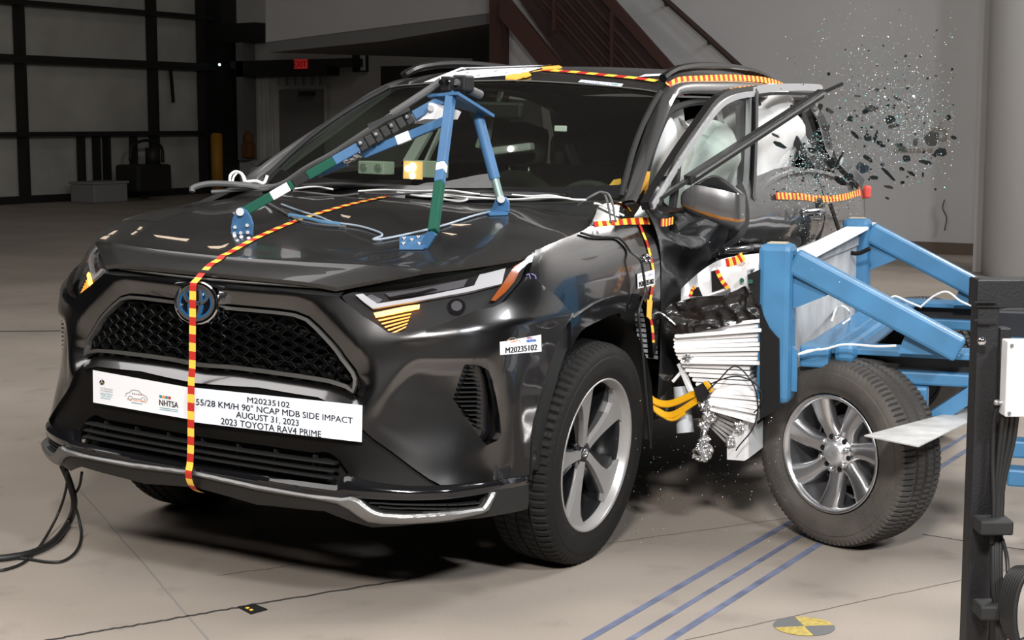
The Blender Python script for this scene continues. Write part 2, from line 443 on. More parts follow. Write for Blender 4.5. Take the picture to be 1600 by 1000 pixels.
# ================================================================ THE HALL
def floor_mat():
    m = mat('polished_concrete', srgb(168, 156, 145), .55); nt = m.node_tree; b = nt.nodes['Principled BSDF']; L = nt.links.new
    tc = nt.nodes.new('ShaderNodeTexCoord')
    def nz(sc, det, p0, p1, c0, c1):
        n = nt.nodes.new('ShaderNodeTexNoise'); n.inputs['Scale'].default_value = sc; n.inputs['Detail'].default_value = det; L(tc.outputs['Object'], n.inputs['Vector'])
        r = nt.nodes.new('ShaderNodeValToRGB'); r.color_ramp.elements[0].position = p0; r.color_ramp.elements[1].position = p1
        r.color_ramp.elements[0].color = (*c0, 1); r.color_ramp.elements[1].color = (*c1, 1); L(n.outputs['Fac'], r.inputs['Fac']); return r
    a = nz(.9, 8, .3, .75, srgb(136, 127, 118), srgb(160, 149, 138)); c = nz(160, 2, .3, .7, (.93, .93, .93), (1.04, 1.04, 1.04)); d = nz(5, 6, .25, .42, (.80, .80, .80), (1, 1, 1))
    x = nt.nodes.new('ShaderNodeMix'); x.data_type = 'RGBA'; x.blend_type = 'MULTIPLY'; x.inputs[0].default_value = 1
    L(a.outputs[0], x.inputs[6]); L(c.outputs[0], x.inputs[7])
    y = nt.nodes.new('ShaderNodeMix'); y.data_type = 'RGBA'; y.blend_type = 'MULTIPLY'; y.inputs[0].default_value = 1
    L(x.outputs[2], y.inputs[6]); L(d.outputs[0], y.inputs[7]); L(y.outputs[2], b.inputs['Base Color'])
    return m
M['floor'] = floor_mat()
M['crack'] = mat('pale_crack', (.20, .185, .17), .9); M['crackd'] = mat('brown_crack', (.12, .095, .08), .9)
M['joint'] = mat('floor_joint', (.03, .028, .026), .9)
M['wall'] = mat('grey_wall_paint', (.36, .35, .34), .8, noise=.08, nscale=.6)
M['wall2'] = mat('white_wall_paint', (.42, .415, .415), .7, noise=.06, nscale=.5)
M['pier'] = mat('white_pier_paint', (.55, .55, .55), .7)
M['wall3'] = mat('hall_end_wall', (.40, .385, .36), .85, noise=.12, nscale=.8)
M['skirt'] = mat('brown_skirting', (.10, .07, .055), .7)
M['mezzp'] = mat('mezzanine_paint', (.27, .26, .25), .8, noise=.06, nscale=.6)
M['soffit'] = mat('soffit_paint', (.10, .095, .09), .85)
M['steelb'] = mat('dark_structural_steel', (.012, .011, .010), .6)
M['insul'] = mat('pale_wall_insulation', (.40, .38, .34), .8, noise=.15, nscale=1.2)
M['redsteel'] = mat('red_oxide_steel', (.045, .018, .013), .6)
M['exit'] = mat('exit_sign', (.5, .02, .02), .5, emit=(1, .05, .05), es=.13)
M['bluetape'] = mat('blue_line_paint', srgb(98, 104, 126), .6, noise=.3, nscale=12)
M['tgt'] = mat('target_grey', (.12, .12, .12), .8); M['tgt2'] = mat('target_yellow', srgb(170, 150, 80), .8, noise=.3, nscale=60)
def structure(name, mb, mt, label=None, parent=None):
    return obj(name, mb, mt, parent, label, None, None, 'structure')
m = MB(); m.add([(-40, -40, 0), (14, -40, 0), (14, 14, 0), (-40, 14, 0)], [(0, 1, 2, 3)]); FLOOR = structure('floor', m, 'floor')
m = MB(); m.box((-13, -13, 9.2), (54, 54, .2)); structure('ceiling', m, 'wall')
# joints and cracks of the slab
def fline(name, pts, w, mt, z=.001, par=FLOOR):
    m = MB(); P = [V((x, y, 0)) for x, y in pts]; l, r = [], []
    for i, p in enumerate(P):
        t = (P[min(i+1, len(P)-1)]-P[max(i-1, 0)]).normalized(); s = V((-t.y, t.x, 0))*w/2; l.append(p+s+V((0, 0, z))); r.append(p-s+V((0, 0, z)))
    m.grid([l, r], False); return obj(name, m, mt, par)
def wob(a, b, n, k, seed):
    r = random.Random(seed); return [(a[0]+(b[0]-a[0])*i/n+r.uniform(-k, k), a[1]+(b[1]-a[1])*i/n+r.uniform(-k, k)) for i in range(n+1)]
def fx(px): p = atw(*px, z=0); return (p.x, p.y)
fline('floor_joint', wob(fx((20, 1010)), fx((380, 948)), 40, .005, 1)+wob(fx((382, 947)), fx((640, 905)), 20, .004, 2), .013, 'joint')
fline('hairline_crack', wob(fx((60, 690)), fx((1100, 1900)), 60, .003, 3), .006, 'crack')
fline('floor_joint', wob(fx((700, 884)), fx((1216, 812)), 24, .003, 4)+[fx((1300, 800))], .004, 'crackd')
fline('floor_joint', wob(fx((1070, 1000)), fx((1600, 885)), 24, .003, 5), .004, 'crackd')
fline('floor_joint', wob(fx((0, 518)), fx((95, 517)), 6, .003, 6), .035, 'joint')
fline('floor_joint', wob(fx((1440, 835)), fx((1700, 875)), 12, .002, 8), .006, 'joint')
fline('hairline_crack', wob(fx((340, 900)), fx((470, 882)), 14, .006, 7), .003, 'joint')
for k, (y, w) in enumerate(((1.254, .026), (1.357, .022), (1.452, .026))):
    tag(fline('painted_line', [(2.5, y-.012), (-.2, y+.002), (-3.2, y+.02)], w, 'bluetape', .0012), ('left', 'middle', 'right')[k]+' blue painted line')
# floor targets
m = MB(); c = V((.292, 1.733, .0015)); R_t = .088; n = 10
for q in range(4):
    m.mi = q % 2; a0 = radians(38+90*q); m.add([c]+[c+V((cos(a0+pi/2*i/n)*R_t, sin(a0+pi/2*i/n)*R_t, 0)) for i in range(n+1)], [(0, i+1, i+2) for i in range(n)])
obj('floor_target', m, ['tgt', 'tgt2'], None, 'round four quarter floor target, faded grey and yellow, front right', 'floor marker')
mk = empty('floor_marker', tuple(atw(393, 953, z=.001)), (0, 0, 0), 'small black square card with yellow check on the floor joint', 'floor marker'); b0 = mk.location
m = MB(); m.prism([atw(*p, z=.001)-b0 for p in ((371, 949), (398, 945), (418, 953), (392, 960))], (0, 0, .003)); obj('marker_card', m, 'black', mk)
m = MB(); 
for q in ((386, 950), (392, 953)): m.prism([atw(q[0]+a, q[1]+b, z=.0045)-b0 for a, b in ((-3, 0), (1, -1.5), (4, 0), (0, 1.5))], (0, 0, .0008))
obj('marker_check', m, 'yellow', mk)
# ---- far left: big framed hangar door in the plane y = -19
WY = -19.3
m = MB(); m.box((-14.5, WY-.1, 4.6), (15.2, .2, 9.2)); WL = structure('wall_left', m, 'insul')
hd = empty('door_1', (-15, WY, 0), kind='structure'); tag(hd, 'tall framed hangar door at the far left')
def hx(u, z=1.25): return atw(u, 200, y=WY+.2).x
for k, u in enumerate((38, 243, 320)):
    m = MB(); m.box((hx(u)+15, .16, 4.6), (.085 if k < 2 else .075, .22, 9.2)); obj('door_post', m, 'steelb', hd)
for z, h in ((3.58, .09), (2.58, .145), (1.24, .085), (.06, .14)):
    m = MB(); m.box((-2.2, .20, z), (13.0, .20, h)); obj('door_rail', m, 'steelb', hd)
for u in (128, 152, 168, 210):
    m = MB(); m.box((hx(u)+15, .16, .62), (.07, .16, 1.2)); obj('door_strut', m, 'steelb', hd)
m = MB(); m.bar((hx(263)+15, .3, 2.5), (hx(266)+15, .3, 1.85), .05, .05); obj('door_bolt', m, 'steelb', hd)
m = MB(); m.box((hx(343)+15-.05, .2, 4.6), (.45, .5, 9.2)); obj('door_jamb', m, 'steelb', hd)
m = MB(); m.box((hx(357)+15-.1, .2, 4.6), (.22, .5, 9.2)); obj('door_jamb', m, 'redsteel', hd)
m = MB(); m.ball(atw(343, 101, y=WY+.55)-V((-15, WY, 0)), .028, 10); obj('door_lamp', m, mat('small_blue_lamp', (.8, .95, 1), .3, emit=(.7, .95, 1), es=2.5), hd, 'tiny lit lamp')
M['yelpost'] = mat('yellow_bollard_paint', srgb(150, 105, 20), .6)
m = MB(); p = atw(339, 250, y=WY+.8); m.cyl((p.x, WY+.8, 0), (p.x, WY+.8, 1.2), .12, 16); m.cyl((p.x, WY+.8, 1.2), (p.x, WY+.8, 1.24), .12, 16, .08)
obj('bollard', m, 'yelpost', None, 'dim yellow bollard beside the hangar door jamb', 'bollard')
# machine standing in front of the hangar door
pm = atw(225, 292, y=WY+1.2); mc = empty('floor_machine', (pm.x, pm.y, 0), (0, 0, 0), 'dark wheeled machine before the hangar door', 'machine')
m = MB(); m.box((0, 0, .42), (.9, .6, .5), None, .05); obj('machine_body', m, 'steelb', mc)
m = MB(); m.tube(spline([(-.42, .1, .7), (-.38, .1, 1.0), (0, .1, 1.12), (.38, .1, 1.02), (.45, .1, .75)], 5), .03, 8); obj('machine_handle', m, 'steelb', mc)
for x in (-.35, .35):
    m = MB(); m.cyl((x, -.3, .18), (x, -.38, .18), .18, 18); obj('machine_wheel', m, 'steelb', mc)
m = MB(); m.cyl((-.15, .1, .66), (-.15, .1, .98), .14, 14); obj('machine_tank', m, 'steelb', mc)
pb = atw(155, 296, y=WY+1.0); m = MB(); m.box((pb.x, pb.y, .17), (.85, .6, .34), None, .02); m.box((pb.x, pb.y, .36), (.89, .64, .04)); obj('crate', m, mat('grey_crate', (.20, .20, .19), .7), None, 'pale low crate beside the dark wheeled machine', 'crate')
# ---- far end wall (x = -21.5) with door, exit sign, small window
WX = -21.6
m = MB(); m.box((WX-.1, -13.5, 4.6), (.2, 11.6, 9.2)); structure('wall_back', m, 'wall3')
def ax(u, v, d=0): return atw(u, v, x=WX+d)
def rectx(name, u0, v0, u1, v1, d, th, mt, par, lab=None, cat=None, st=False):
    a, b = ax(u0, v0, d), ax(u1, v1, d); m = MB(); m.box((WX+d, (a.y+b.y)/2, (a.z+b.z)/2), (th, abs(a.y-b.y), abs(a.z-b.z)))
    o = obj(name, m, mt, par, lab, cat); 
    if st: o['kind'] = 'structure'
    return o
dr = empty('door_2', kind='structure'); M['doorp'] = mat('grey_door_paint', (.15, .14, .13), .6)
rectx('door_frame', 430, 134, 514, 262, .05, .10, 'wall3', dr); rectx('door_leaf', 437, 140, 507, 262, .11, .06, 'doorp', dr); rectx('door_closer', 468, 143, 490, 149, .2, .1, 'steelb', dr)
ex = empty('exit_sign', tuple(ax(470, 100, .48)), (0, 0, 0), 'small red lit EXIT sign above the far door', 'sign'); p0 = ex.location.copy()
a, b = ax(461, 93, .48), ax(480, 107.5, .48); m = MB(); m.box((0, 0, 0), (.06, abs(a.y-b.y), abs(a.z-b.z))); obj('sign_box', m, 'exit', ex)
vs, fs = textmesh('EXIT', .17, 'CENTER'); m = MB(); m.add([(.034, x*.95, y-.06) for x, y in vs], fs); obj('sign_letters', m, mat('sign_letter', (.10, .005, .005), .6), ex)
rectx('window_1', 552, 78, 574, 112, .04, .08, 'steelb', None, None, None, True); rectx('window_1', 563, 82, 571, 110, .09, .02, mat('far_pane', (.5, .5, .5), .4), None, None, None, True)
wn2 = rectx('window_2', 740, 58, 770, 96, .06, .08, 'steelb', None, None, None, True)
tb = empty('tube_light', tuple(ax(760, 77, .17)), (0, 0, 0), 'short lit tube light seen in the dark window', 'lamp'); a, b = ax(751, 77, .17), ax(769, 77, .17)
m = MB(); m.cyl((0, -abs(a.y-b.y)/2, 0), (0, abs(a.y-b.y)/2, 0), .03, 10); obj('tube', m, mat('lit_tube', (1, 1, .95), .5, emit=(1, .98, .9), es=.7), tb)
m = MB(); m.box((-.03, 0, .05), (.05, abs(a.y-b.y)+.1, .05)); obj('tube_holder', m, 'steelb', tb)
for (u0, v0, u1, v1, nm) in ((352, 38, 410, 66, 'trim_1'), (370, 96, 560, 104, 'trim_2'), (378, 108, 520, 118, 'trim_3'), (378, 66, 392, 250, 'trim_4'), (604, 104, 780, 150, 'trim_5')):
    rectx(nm, u0, v0, u1, v1, .25, .4, 'steelb' if nm != 'trim_4' else 'doorp', None, None, None, True)
for i in range(9): rectx('trim_%d' % (6+i), 392+i*13, 120, 398+i*13, 256, .04, .08, 'wall3', None, None, None, True)
# orange kit against the end wall
p = ax(388, 216, .5); m = MB(); m.ball((p.x, p.y, p.z), .16, 10, (.6, .8, 1)); m.box((p.x, p.y, p.z-.25), (.2, .22, .3), None, .03); obj('orange_bag', m, mat('dull_orange', (.12, .045, .012), .8), None, 'dull orange bag hanging on the far wall by the jamb', 'bag')
# ---- mezzanine front and red column, staircase along the right wall plane x = -13.5
SX = -12.95
def sx_(u, v, d=0): return atw(u, v, x=SX+d)
m = MB(); m.prism([sx_(u, v) for u, v in ((415, 66), (776, 19), (776, -80), (415, -80))], (-.25, 0, 0)); MZ = structure('wall_mezzanine', m, 'mezzp')
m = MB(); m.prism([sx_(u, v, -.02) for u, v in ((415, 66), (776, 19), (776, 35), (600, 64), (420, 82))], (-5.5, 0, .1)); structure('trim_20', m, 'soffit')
m = MB(); p = sx_(780, 60, .1); m.box((p.x, p.y, 2.2), (.2, .17, 4.4)); structure('trim_21', m, 'redsteel')
# right wall, skirting and the wide white pier
yr0 = sx_(779, 60).y
m = MB(); m.box((SX-.25, (yr0+14)/2, 4.6), (.2, 14-yr0, 9.2)); structure('wall_right', m, 'wall2')
m = MB(); m.box((SX-.13, (yr0+14)/2, .065), (.04, 14-yr0, .13)); structure('baseboard_right', m, 'skirt')
pc0 = atw(1527, 428, z=0)
m = MB(); m.cyl((pc0.x-.2, pc0.y+.62, 0), (pc0.x-.2, pc0.y+.62, 9.1), .62, 40); structure('trim_22', m, 'pier', 'wide round white pier at the right')
m = MB(); m.box((pc0.x-.45, pc0.y-.0, 4.6), (.5, .2, 9.2)); structure('trim_23', m, 'wall')
st = empty('staircase', tuple(sx_(960, 110, .5)), (0, 0, 0), 'dark red steel staircase with rails climbing left behind the car', 'staircase'); s0 = st.location.copy(); st.location = (s0.x, s0.y, 0); s0.z = 0
def sq(name, pts, th, mt, d=.35):
    m = MB(); m.prism([sx_(u, v, d)-s0 for u, v in pts], (th, 0, 0)); obj(name, m, mt, st)
M['stair'] = mat('dark_red_stair_paint', (.035, .018, .015), .7)
sq('stringer', [(786, 0), (800, 0), (905, 130), (870, 130), (786, 28)], .08, 'redsteel')
sq('stair_underside', [(800, -20), (945, -20), (1060, 112), (1060, 140), (905, 130)], .04, 'stair', .1)
sq('top_rail', [(925, -20), (945, -20), (1066, 116), (1048, 116)], .06, 'redsteel')
for k in range(5): sq('mid_rail', [(838+k*18, -10), (842+k*18, -10), (963+k*18, 126), (959+k*18, 126)], .03, 'redsteel', .4)
for u, v0, v1 in ((866, -10, 48), (956, 18, 110)): sq('baluster', [(u, v0), (u+4, v0), (u+4, v1), (u, v1)], .05, 'redsteel', .42)
m = MB(); pr = [sx_(1025, -18, .1), sx_(1040, 0, .1), sx_(1107, 60, .1), sx_(1162, 110, .1), sx_(1172, 119, .1)]; s1 = pr[2].copy()
hr = empty('handrail', tuple(s1), (0, 0, 0), 'dark handrail fixed to the pale right wall', 'handrail')
m.tube([p-s1 for p in pr], .035, 8); obj('rail', m, 'stair', hr)
for u, v in ((1040, 2), (1107, 62)):
    m = MB(); m.cyl(sx_(u, v, .1)-s1, sx_(u+1, v+6, -.14)-s1, .02, 8); obj('bracket', m, 'stair', hr)
# scuffs and a hanging lead on the right wall
m = MB(); m.tube(spline([sx_(1476, 312, -.1), sx_(1473, 325, -.1), sx_(1479, 340, -.1), sx_(1476, 360, -.1)], 5), .008, 6); obj('hanging_cord', m, mat('brown_cord', (.10, .08, .07), .8), None, 'short brown cord hanging on the right wall', 'cord')
M['tapeline'] = mat('faded_beige_tape', (.28, .25, .21), .8)
for i, pts in enumerate((((1398, 232), (1458, 232), (1458, 238), (1398, 238)), ((1455, 200), (1480, 200), (1480, 204), (1455, 204)), ((1476, 204), (1480, 204), (1480, 220), (1476, 220)), ((1455, 216), (1476, 216), (1476, 220), (1455, 220)))):
    m = MB(); m.prism([sx_(u, v, -.146) for u, v in pts], (.004, 0, 0)); obj('tape_outline', m, 'tapeline', bpy.data.objects['wall_right'])
# ================================================================ THE CAR
car = empty('car', c2w((0, 0, 0)), RC.to_euler(), 'dark grey SUV hit on its driver side, striped tape along hood', 'car')
def cpart(name, mb, mats, label=None, parent=None, auto=40):
    me = mb.mesh(name, weld=2e-4, auto=radians(auto)) if isinstance(mb, MB) else mb
    return obj(name, me, mats, parent or car, label)
def cpair(name, f, mats, label=None, parent=None, mesh=None):
    # f: MB of the left piece; builds it and its mirrored twin as two parts
    me = mesh or pmesh; a = obj(name, me(f, name), mats, parent or car, label)
    return a, obj(name, me(mirrored(f), name), mats, parent or car, label)
# ---- base surface of nose and front fender (left half, mirrored for the right)
FB = Surf([
 [(.885,0,.205),(.882,.22,.205),(.872,.42,.205),(.85,.56,.205),(.80,.68,.21),(.73,.78,.215),(.66,.84,.22),(.56,.875,.22),(.42,.89,.22),(.2,.89,.22),(0,.89,.22),(-.2,.89,.22),(-.5,.89,.22)],
 [(.924,0,.27),(.923,.22,.27),(.922,.42,.265),(.902,.56,.26),(.855,.68,.26),(.782,.79,.26),(.715,.85,.26),(.60,.892,.26),(.42,.90,.26),(.2,.90,.26),(0,.90,.26),(-.2,.90,.26),(-.5,.90,.26)],
 [(.934,0,.32),(.932,.22,.32),(.93,.42,.32),(.91,.56,.32),(.86,.68,.32),(.785,.79,.32),(.712,.85,.32),(.60,.893,.32),(.42,.90,.32),(.2,.90,.32),(0,.90,.32),(-.2,.90,.32),(-.5,.90,.32)],
 [(.932,0,.40),(.927,.22,.40),(.912,.42,.40),(.888,.56,.40),(.835,.68,.40),(.765,.78,.40),(.69,.84,.40),(.59,.885,.40),(.42,.90,.40),(.2,.905,.40),(0,.905,.40),(-.2,.905,.40),(-.5,.905,.40)],
 [(.926,0,.50),(.922,.22,.50),(.908,.42,.50),(.880,.56,.50),(.815,.68,.50),(.74,.78,.50),(.67,.84,.50),(.58,.885,.50),(.42,.90,.50),(.2,.91,.50),(0,.91,.50),(-.2,.91,.50),(-.5,.905,.50)],
 [(.932,0,.60),(.925,.22,.60),(.905,.42,.60),(.872,.56,.60),(.808,.68,.60),(.735,.78,.60),(.668,.845,.60),(.58,.89,.60),(.42,.905,.60),(.2,.915,.60),(0,.918,.60),(-.2,.918,.60),(-.5,.91,.60)],
 [(.928,0,.70),(.918,.22,.70),(.893,.42,.70),(.852,.56,.70),(.795,.68,.70),(.73,.78,.70),(.668,.85,.70),(.58,.893,.70),(.42,.908,.70),(.2,.918,.70),(0,.92,.70),(-.2,.92,.70),(-.5,.915,.70)],
 [(.924,0,.78),(.91,.22,.78),(.882,.42,.78),(.835,.57,.78),(.775,.68,.78),(.712,.78,.78),(.65,.848,.78),(.56,.893,.78),(.41,.91,.78),(.2,.918,.78),(0,.918,.78),(-.2,.918,.78),(-.5,.915,.78)],
 [(.912,0,.87),(.897,.22,.87),(.863,.40,.87),(.805,.555,.87),(.735,.66,.87),(.665,.76,.87),(.60,.825,.87),(.51,.875,.87),(.385,.90,.875),(.2,.908,.88),(0,.908,.885),(-.2,.912,.89),(-.5,.91,.89)],
 [(.885,0,.93),(.872,.20,.93),(.83,.44,.93),(.77,.55,.93),(.69,.66,.93),(.61,.755,.935),(.545,.82,.94),(.465,.865,.945),(.36,.886,.955),(.2,.892,.965),(0,.892,.975),(-.2,.898,.985),(-.5,.905,.99)],
 [(.82,0,.985),(.81,.18,.985),(.76,.40,.985),(.71,.52,.985),(.63,.64,.985),(.54,.74,.99),(.475,.80,1.0),(.41,.84,1.01),(.33,.858,1.025),(.2,.855,1.045),(0,.85,1.06),(-.2,.862,1.07),(-.5,.885,1.085)],
 [(.70,0,1.02),(.69,.15,1.02),(.65,.35,1.02),(.60,.46,1.02),(.52,.58,1.02),(.44,.68,1.03),(.38,.74,1.04),(.33,.78,1.055),(.27,.80,1.075),(.16,.80,1.10),(0,.79,1.12),(-.2,.79,1.15),(-.48,.82,1.19)]])
FBM = BVHTree.FromPolygons([V((p.x, -p.y, p.z)) for p in FB.vs], FB.fs)
def fbhit(x, y, off=0.0):
    """point on the nose seen at a pixel, either side of the centre line, with its outward normal"""
    o, d = cray(x, y); best = None
    for b in (FB.bvh, FBM):
        h = b.ray_cast(o, d)
        if h[0] is not None and (best is None or h[3] < best[1]): best = (h[0], h[3], h[1])
    if best is None:
        bb = None
        for k in range(500):
            q = o+d*(3.0+k*.008); h = FB.bvh.find_nearest(q)
            if bb is None or h[3] < bb[0]: bb = (h[3], h[0], h[1], q)
        n = bb[2] if bb[2].dot(d) < 0 else -bb[2]; return bb[3]+n*off, n
    n = best[2] if best[2].dot(d) < 0 else -best[2]
    return best[0]+n*off, n
S_ = (FB.su, FB.sw)
def up(pts): return uvpoly(FB, pts)
# ---- outlines (left half)
lip_bot = up([('c', .592), (400, 606), (460, 616), (494, 621), (518, 631), (545, 630)])
cover_diag = up([(545, 630), (556, 655), (568, 672), (584, 686), (630, 719), (670, 748), (689, 758)])
cover_bot = up([(689, 758), (740, 754), (790, 747), (828, 742)])
cover_arch = up([(828, 742), (836, 730), (839, 706), (829, 684), (833, 660), (840, 632), (852, 588), (862, 560), (868, 540), (878, 516), (888, 500), (892, 492)])
seam = up([(892, 492), (880, 480), (866, 462), (840, 440), (826, 430)])
hl_low = up([(826, 430), (811, 450), (792, 469), (770, 481), (742, 487), (717, 497), (675, 514), (640, 520), (606, 520)])
hl_front = up([(606, 520), (590, 508), (567, 494), (545, 477), (528, 463)])
cover_top = up([(528, 463), (505, 461.5), (480, 459.5), (440, 454), (400, 448.5), (373, 446), ('c', .893)])
outer = lip_bot[:-1]+cover_diag[:-1]+cover_bot[:-1]+cover_arch[:-1]+seam[:-1]+hl_low[:-1]+hl_front[:-1]+cover_top
g_top = up([('c', .812), (345, 474), (393, 478), (430, 481), (455, 484), (477, 492), (494, 507), (516, 531), (536, 557), (553, 577), (558, 589), (557, 603), (549, 619)])
g_bot = up([(549, 619), (533, 611), (506, 603), (460, 596), (400, 588), (350, 582), ('c', .632)])
grille_half = g_top+g_bot[1:]
vent = up([(727, 570), (742, 570), (756, 573), (766, 580), (773, 596), (778, 620), (782, 650), (784, 678), (778, 688), (760, 696), (748, 680), (728, 654), (709, 626)])
crease = up([(578, 534), (620, 531), (690, 524), (745, 515), (800, 506), (850, 497), (888, 490)])
ventc = up([(640, 563), (690, 563.5), (740, 563), (757, 565), (768, 571), (775, 582), (781, 597), (784, 615), (788, 650), (788, 672), (782, 684), (760, 702), (735, 714), (706, 728)])
low_edge = up([(572, 668), (600, 690), (640, 718), (672, 738), (690, 743), (720, 738), (750, 727), (775, 715), (800, 706)])
gloop = [(-x, y) for x, y in grille_half[::-1]]+grille_half     # closed across the centre for distances
def sidepoly(p, ln):
    # signed side of nearest segment (positive = left of travel direction)
    best = None
    for i in range(len(ln)-1):
        d = dseg(p, ln[i], ln[i+1])
        if best is None or d < best[0]:
            a, b = ln[i], ln[i+1]; best = (d, (b[0]-a[0])*(p[1]-a[1])-(b[1]-a[1])*(p[0]-a[0]))
    return best
gmid = sum(q[1] for q in g_bot)/len(g_bot)+.02
def sst(x): x = max(0, min(1, x)); return x*x*(3-2*x)
crease = [(p.x, p.y) for p in spline([V((a, b, 0)) for a, b in crease], 5)]
rec = up([(640, 566), (690, 564), (740, 563.5), (757, 565), (768, 571), (775, 582), (781, 597), (784, 615), (788, 650), (788, 672), (782, 686), (760, 700), (735, 713), (706, 727), (690, 738), (672, 735), (640, 714), (606, 690), (575, 664), (590, 620)])
rec = [(p.x, p.y) for p in spline([V((a, b, 0)) for a, b in rec], 4, True)]
ylow = min(q[1] for q in rec)+.03
rx0, rx1 = up([(590, 620)])[0][0], up([(715, 600)])[0][0]
def cover_off(p):
    o = 0
    d = dpoly(p, grille_half, False)
    if d < .045: o -= (.042 if p[1] < gmid else .026)*(1-d/.045)**1.1
    d, sd = sidepoly(p, crease)
    t = sst((p[0]-crease[0][0])/.16+.02)
    if sd > 0: o += .015*t*exp(-d/.07)
    else: o += .015*t*exp(-d/.028)
    if inside(p, rec):
        d = dpoly(p, rec); f = .35+.65*sst((p[0]-rx0)/(rx1-rx0)); o -= .019*f*sst(d/.034)*sst((p[1]-ylow)/.22)
    return o
# outline on the centre line runs from lip to hood gap, so the grille opening is cut as part of the outline
outer2 = [lip_bot[0]]+lip_bot[1:-1]+cover_diag[:-1]+cover_bot[:-1]+cover_arch[:-1]+seam[:-1]+hl_low[:-1]+hl_front[:-1]+cover_top+grille_half
cover = panel(FB, outer2, [vent], cover_off, .025, .013, 'weld')
cpart('front_bumper', cover, 'paint')
# ---- grille: frame, backing, honeycomb lattice
def shrink(poly, d):
    # move an open centre-to-centre outline towards its inside by d
    n = len(poly); out = []
    for i in range(n):
        a, b = poly[max(0, i-1)], poly[min(n-1, i+1)]; tx, ty = b[0]-a[0], b[1]-a[1]; L = hypot(tx, ty) or 1
        nx, ny = ty/L, -tx/L
        q = (poly[i][0]+nx*d, poly[i][1]+ny*d)
        if i in (0, n-1): q = (0, q[1])
        out.append(q)
    return out
sgn = -1 if inside(shrink(grille_half, -.01)[4], grille_half) else 1
gh1 = shrink(grille_half, sgn*.008); gh2 = shrink(grille_half, sgn*.018)
fr = panel(FB, gh1+gh2[::-1], (), -.022, .02, .012, 'weld')
grille = empty('grille', label=None); grille.parent = car
obj('grille_frame', pmesh(fr, 'grille_frame'), 'frame', grille, 'satin grey frame')
bk = panel(FB, grille_half, (), -.075, .005, .05, 'weld')
obj('grille_backing', pmesh(bk, 'grille_backing'), 'dark', grille)
lat = MB()
def lp(x, y, o):
    u, w = abs(x)/FB.su, y/FB.sw; p = FB.ev(u, w)+FB.nrm(u, w)*o
    return V((p.x, -p.y if x < 0 else p.y, p.z))
y0, y1 = min(p[1] for p in gh2), max(p[1] for p in gh2)
px_, py_ = .052, .034
j = 0; y = y0-.01
full = [(-a, b) for a, b in gh2[::-1]]+gh2
while y < y1+.02:
    x = -.62+(px_/2 if j % 2 else 0)
    while x < .62:
        c = [(x-.024, y), (x-.012, y+.0145), (x+.012, y+.0145), (x+.024, y), (x+.012, y-.0145), (x-.012, y-.0145)]
        if inside((x, y), full) and dpoly((x, y), full) > .008:
            oo = [lp(a, b, -.034) for a, b in c]; ii = [lp(x+(a-x)*.62, y+(b-y)*.55-.003, -.060) for a, b in c]
            ot = [lp(x+(a-x)*1.08, y+(b-y)*1.12, -.036) for a, b in c]
            lat.add(oo+ii, [(k, (k+1) % 6, 6+(k+1) % 6, 6+k) for k in range(6)])
            lat.add(oo+ot, [(k, (k+1) % 6, 6+(k+1) % 6, 6+k) for k in range(6)])
        x += px_
    y += py_/2+.0; j += 1
g = obj('grille_lattice', lat.mesh('grille_lattice'), 'lattice', grille); g['kind'] = 'stuff'
# ---- emblem
em = empty('emblem'); em.parent = car
ec, en = V((.922, .003, .838)), V((.985, 0, .12)).normalized(); eu = en.cross(V((0, 1, 0))).normalized(); eu = -eu if eu.z < 0 else eu
es = V((0, 1, 0))
def ep(a, b, h=0): return ec+es*a+eu*b+en*h
RX, RY = .088, .066
mb = MB(); n = 40
rows = [[ep(cos(t)*RX*k, sin(t)*RY*k, h) for t in [2*pi*i/n for i in range(n)]] for k, h in ((1.02, -.06), (1.02, -.004), (1.0, .004), (.95, .006), (.92, .001))]
mb.grid(rows, True, closed=True); obj('emblem_rim', mb.mesh('emblem_rim', auto=radians(50)), 'chrome', em, 'chrome oval rim')
mb = MB(); mb.grid([[ep(cos(t)*RX*k, sin(t)*RY*k, h) for t in [2*pi*i/n for i in range(n)]] for k, h in ((.93, .001), (.5, .003), (.02, .004))], True, closed=True)
obj('emblem_disc', mb, 'gloss', em)
def ring(cx, cy, rx, ry, w, h, m2, t0=0, t1=2*pi, k=40):
    m2.grid([[ep(cx+cos(t)*(rx+dx), cy+sin(t)*(ry+dx), hh) for t in [t0+(t1-t0)*i/k for i in range(k+1)]] for dx, hh in ((-w/2, h-.003), (-w/2, h), (w/2, h), (w/2, h-.003))], False)
mb = MB(); ring(0, 0, .070, .052, .009, .009, mb); ring(0, .022, .046, .026, .008, .009, mb); ring(0, 0, .018, .050, .008, .009, mb)
obj('emblem_ovals', mb, 'frame', em, 'grey interlocking ovals')
mb = MB(); ring(0, 0, .062, .044, .006, .0075, mb); ring(0, .022, .038, .019, .005, .0075, mb); ring(0, -.004, .028, .046, .006, .0073, mb, -pi, 0); ring(0, 0, .024, .052, .004, .0072, mb)
obj('emblem_inlay', mb, 'embblue', em, 'blue inlay lines')
mb = MB(); mb.grid([[V((.918-.030*k, y*(1-.1*k), .896+.012*k-abs(y)*.10+.0)) for y in [-.10+.2*i/10 for i in range(11)]] for k in (0, .5, 1)], True)
cpart('emblem_housing', mb, 'gloss')
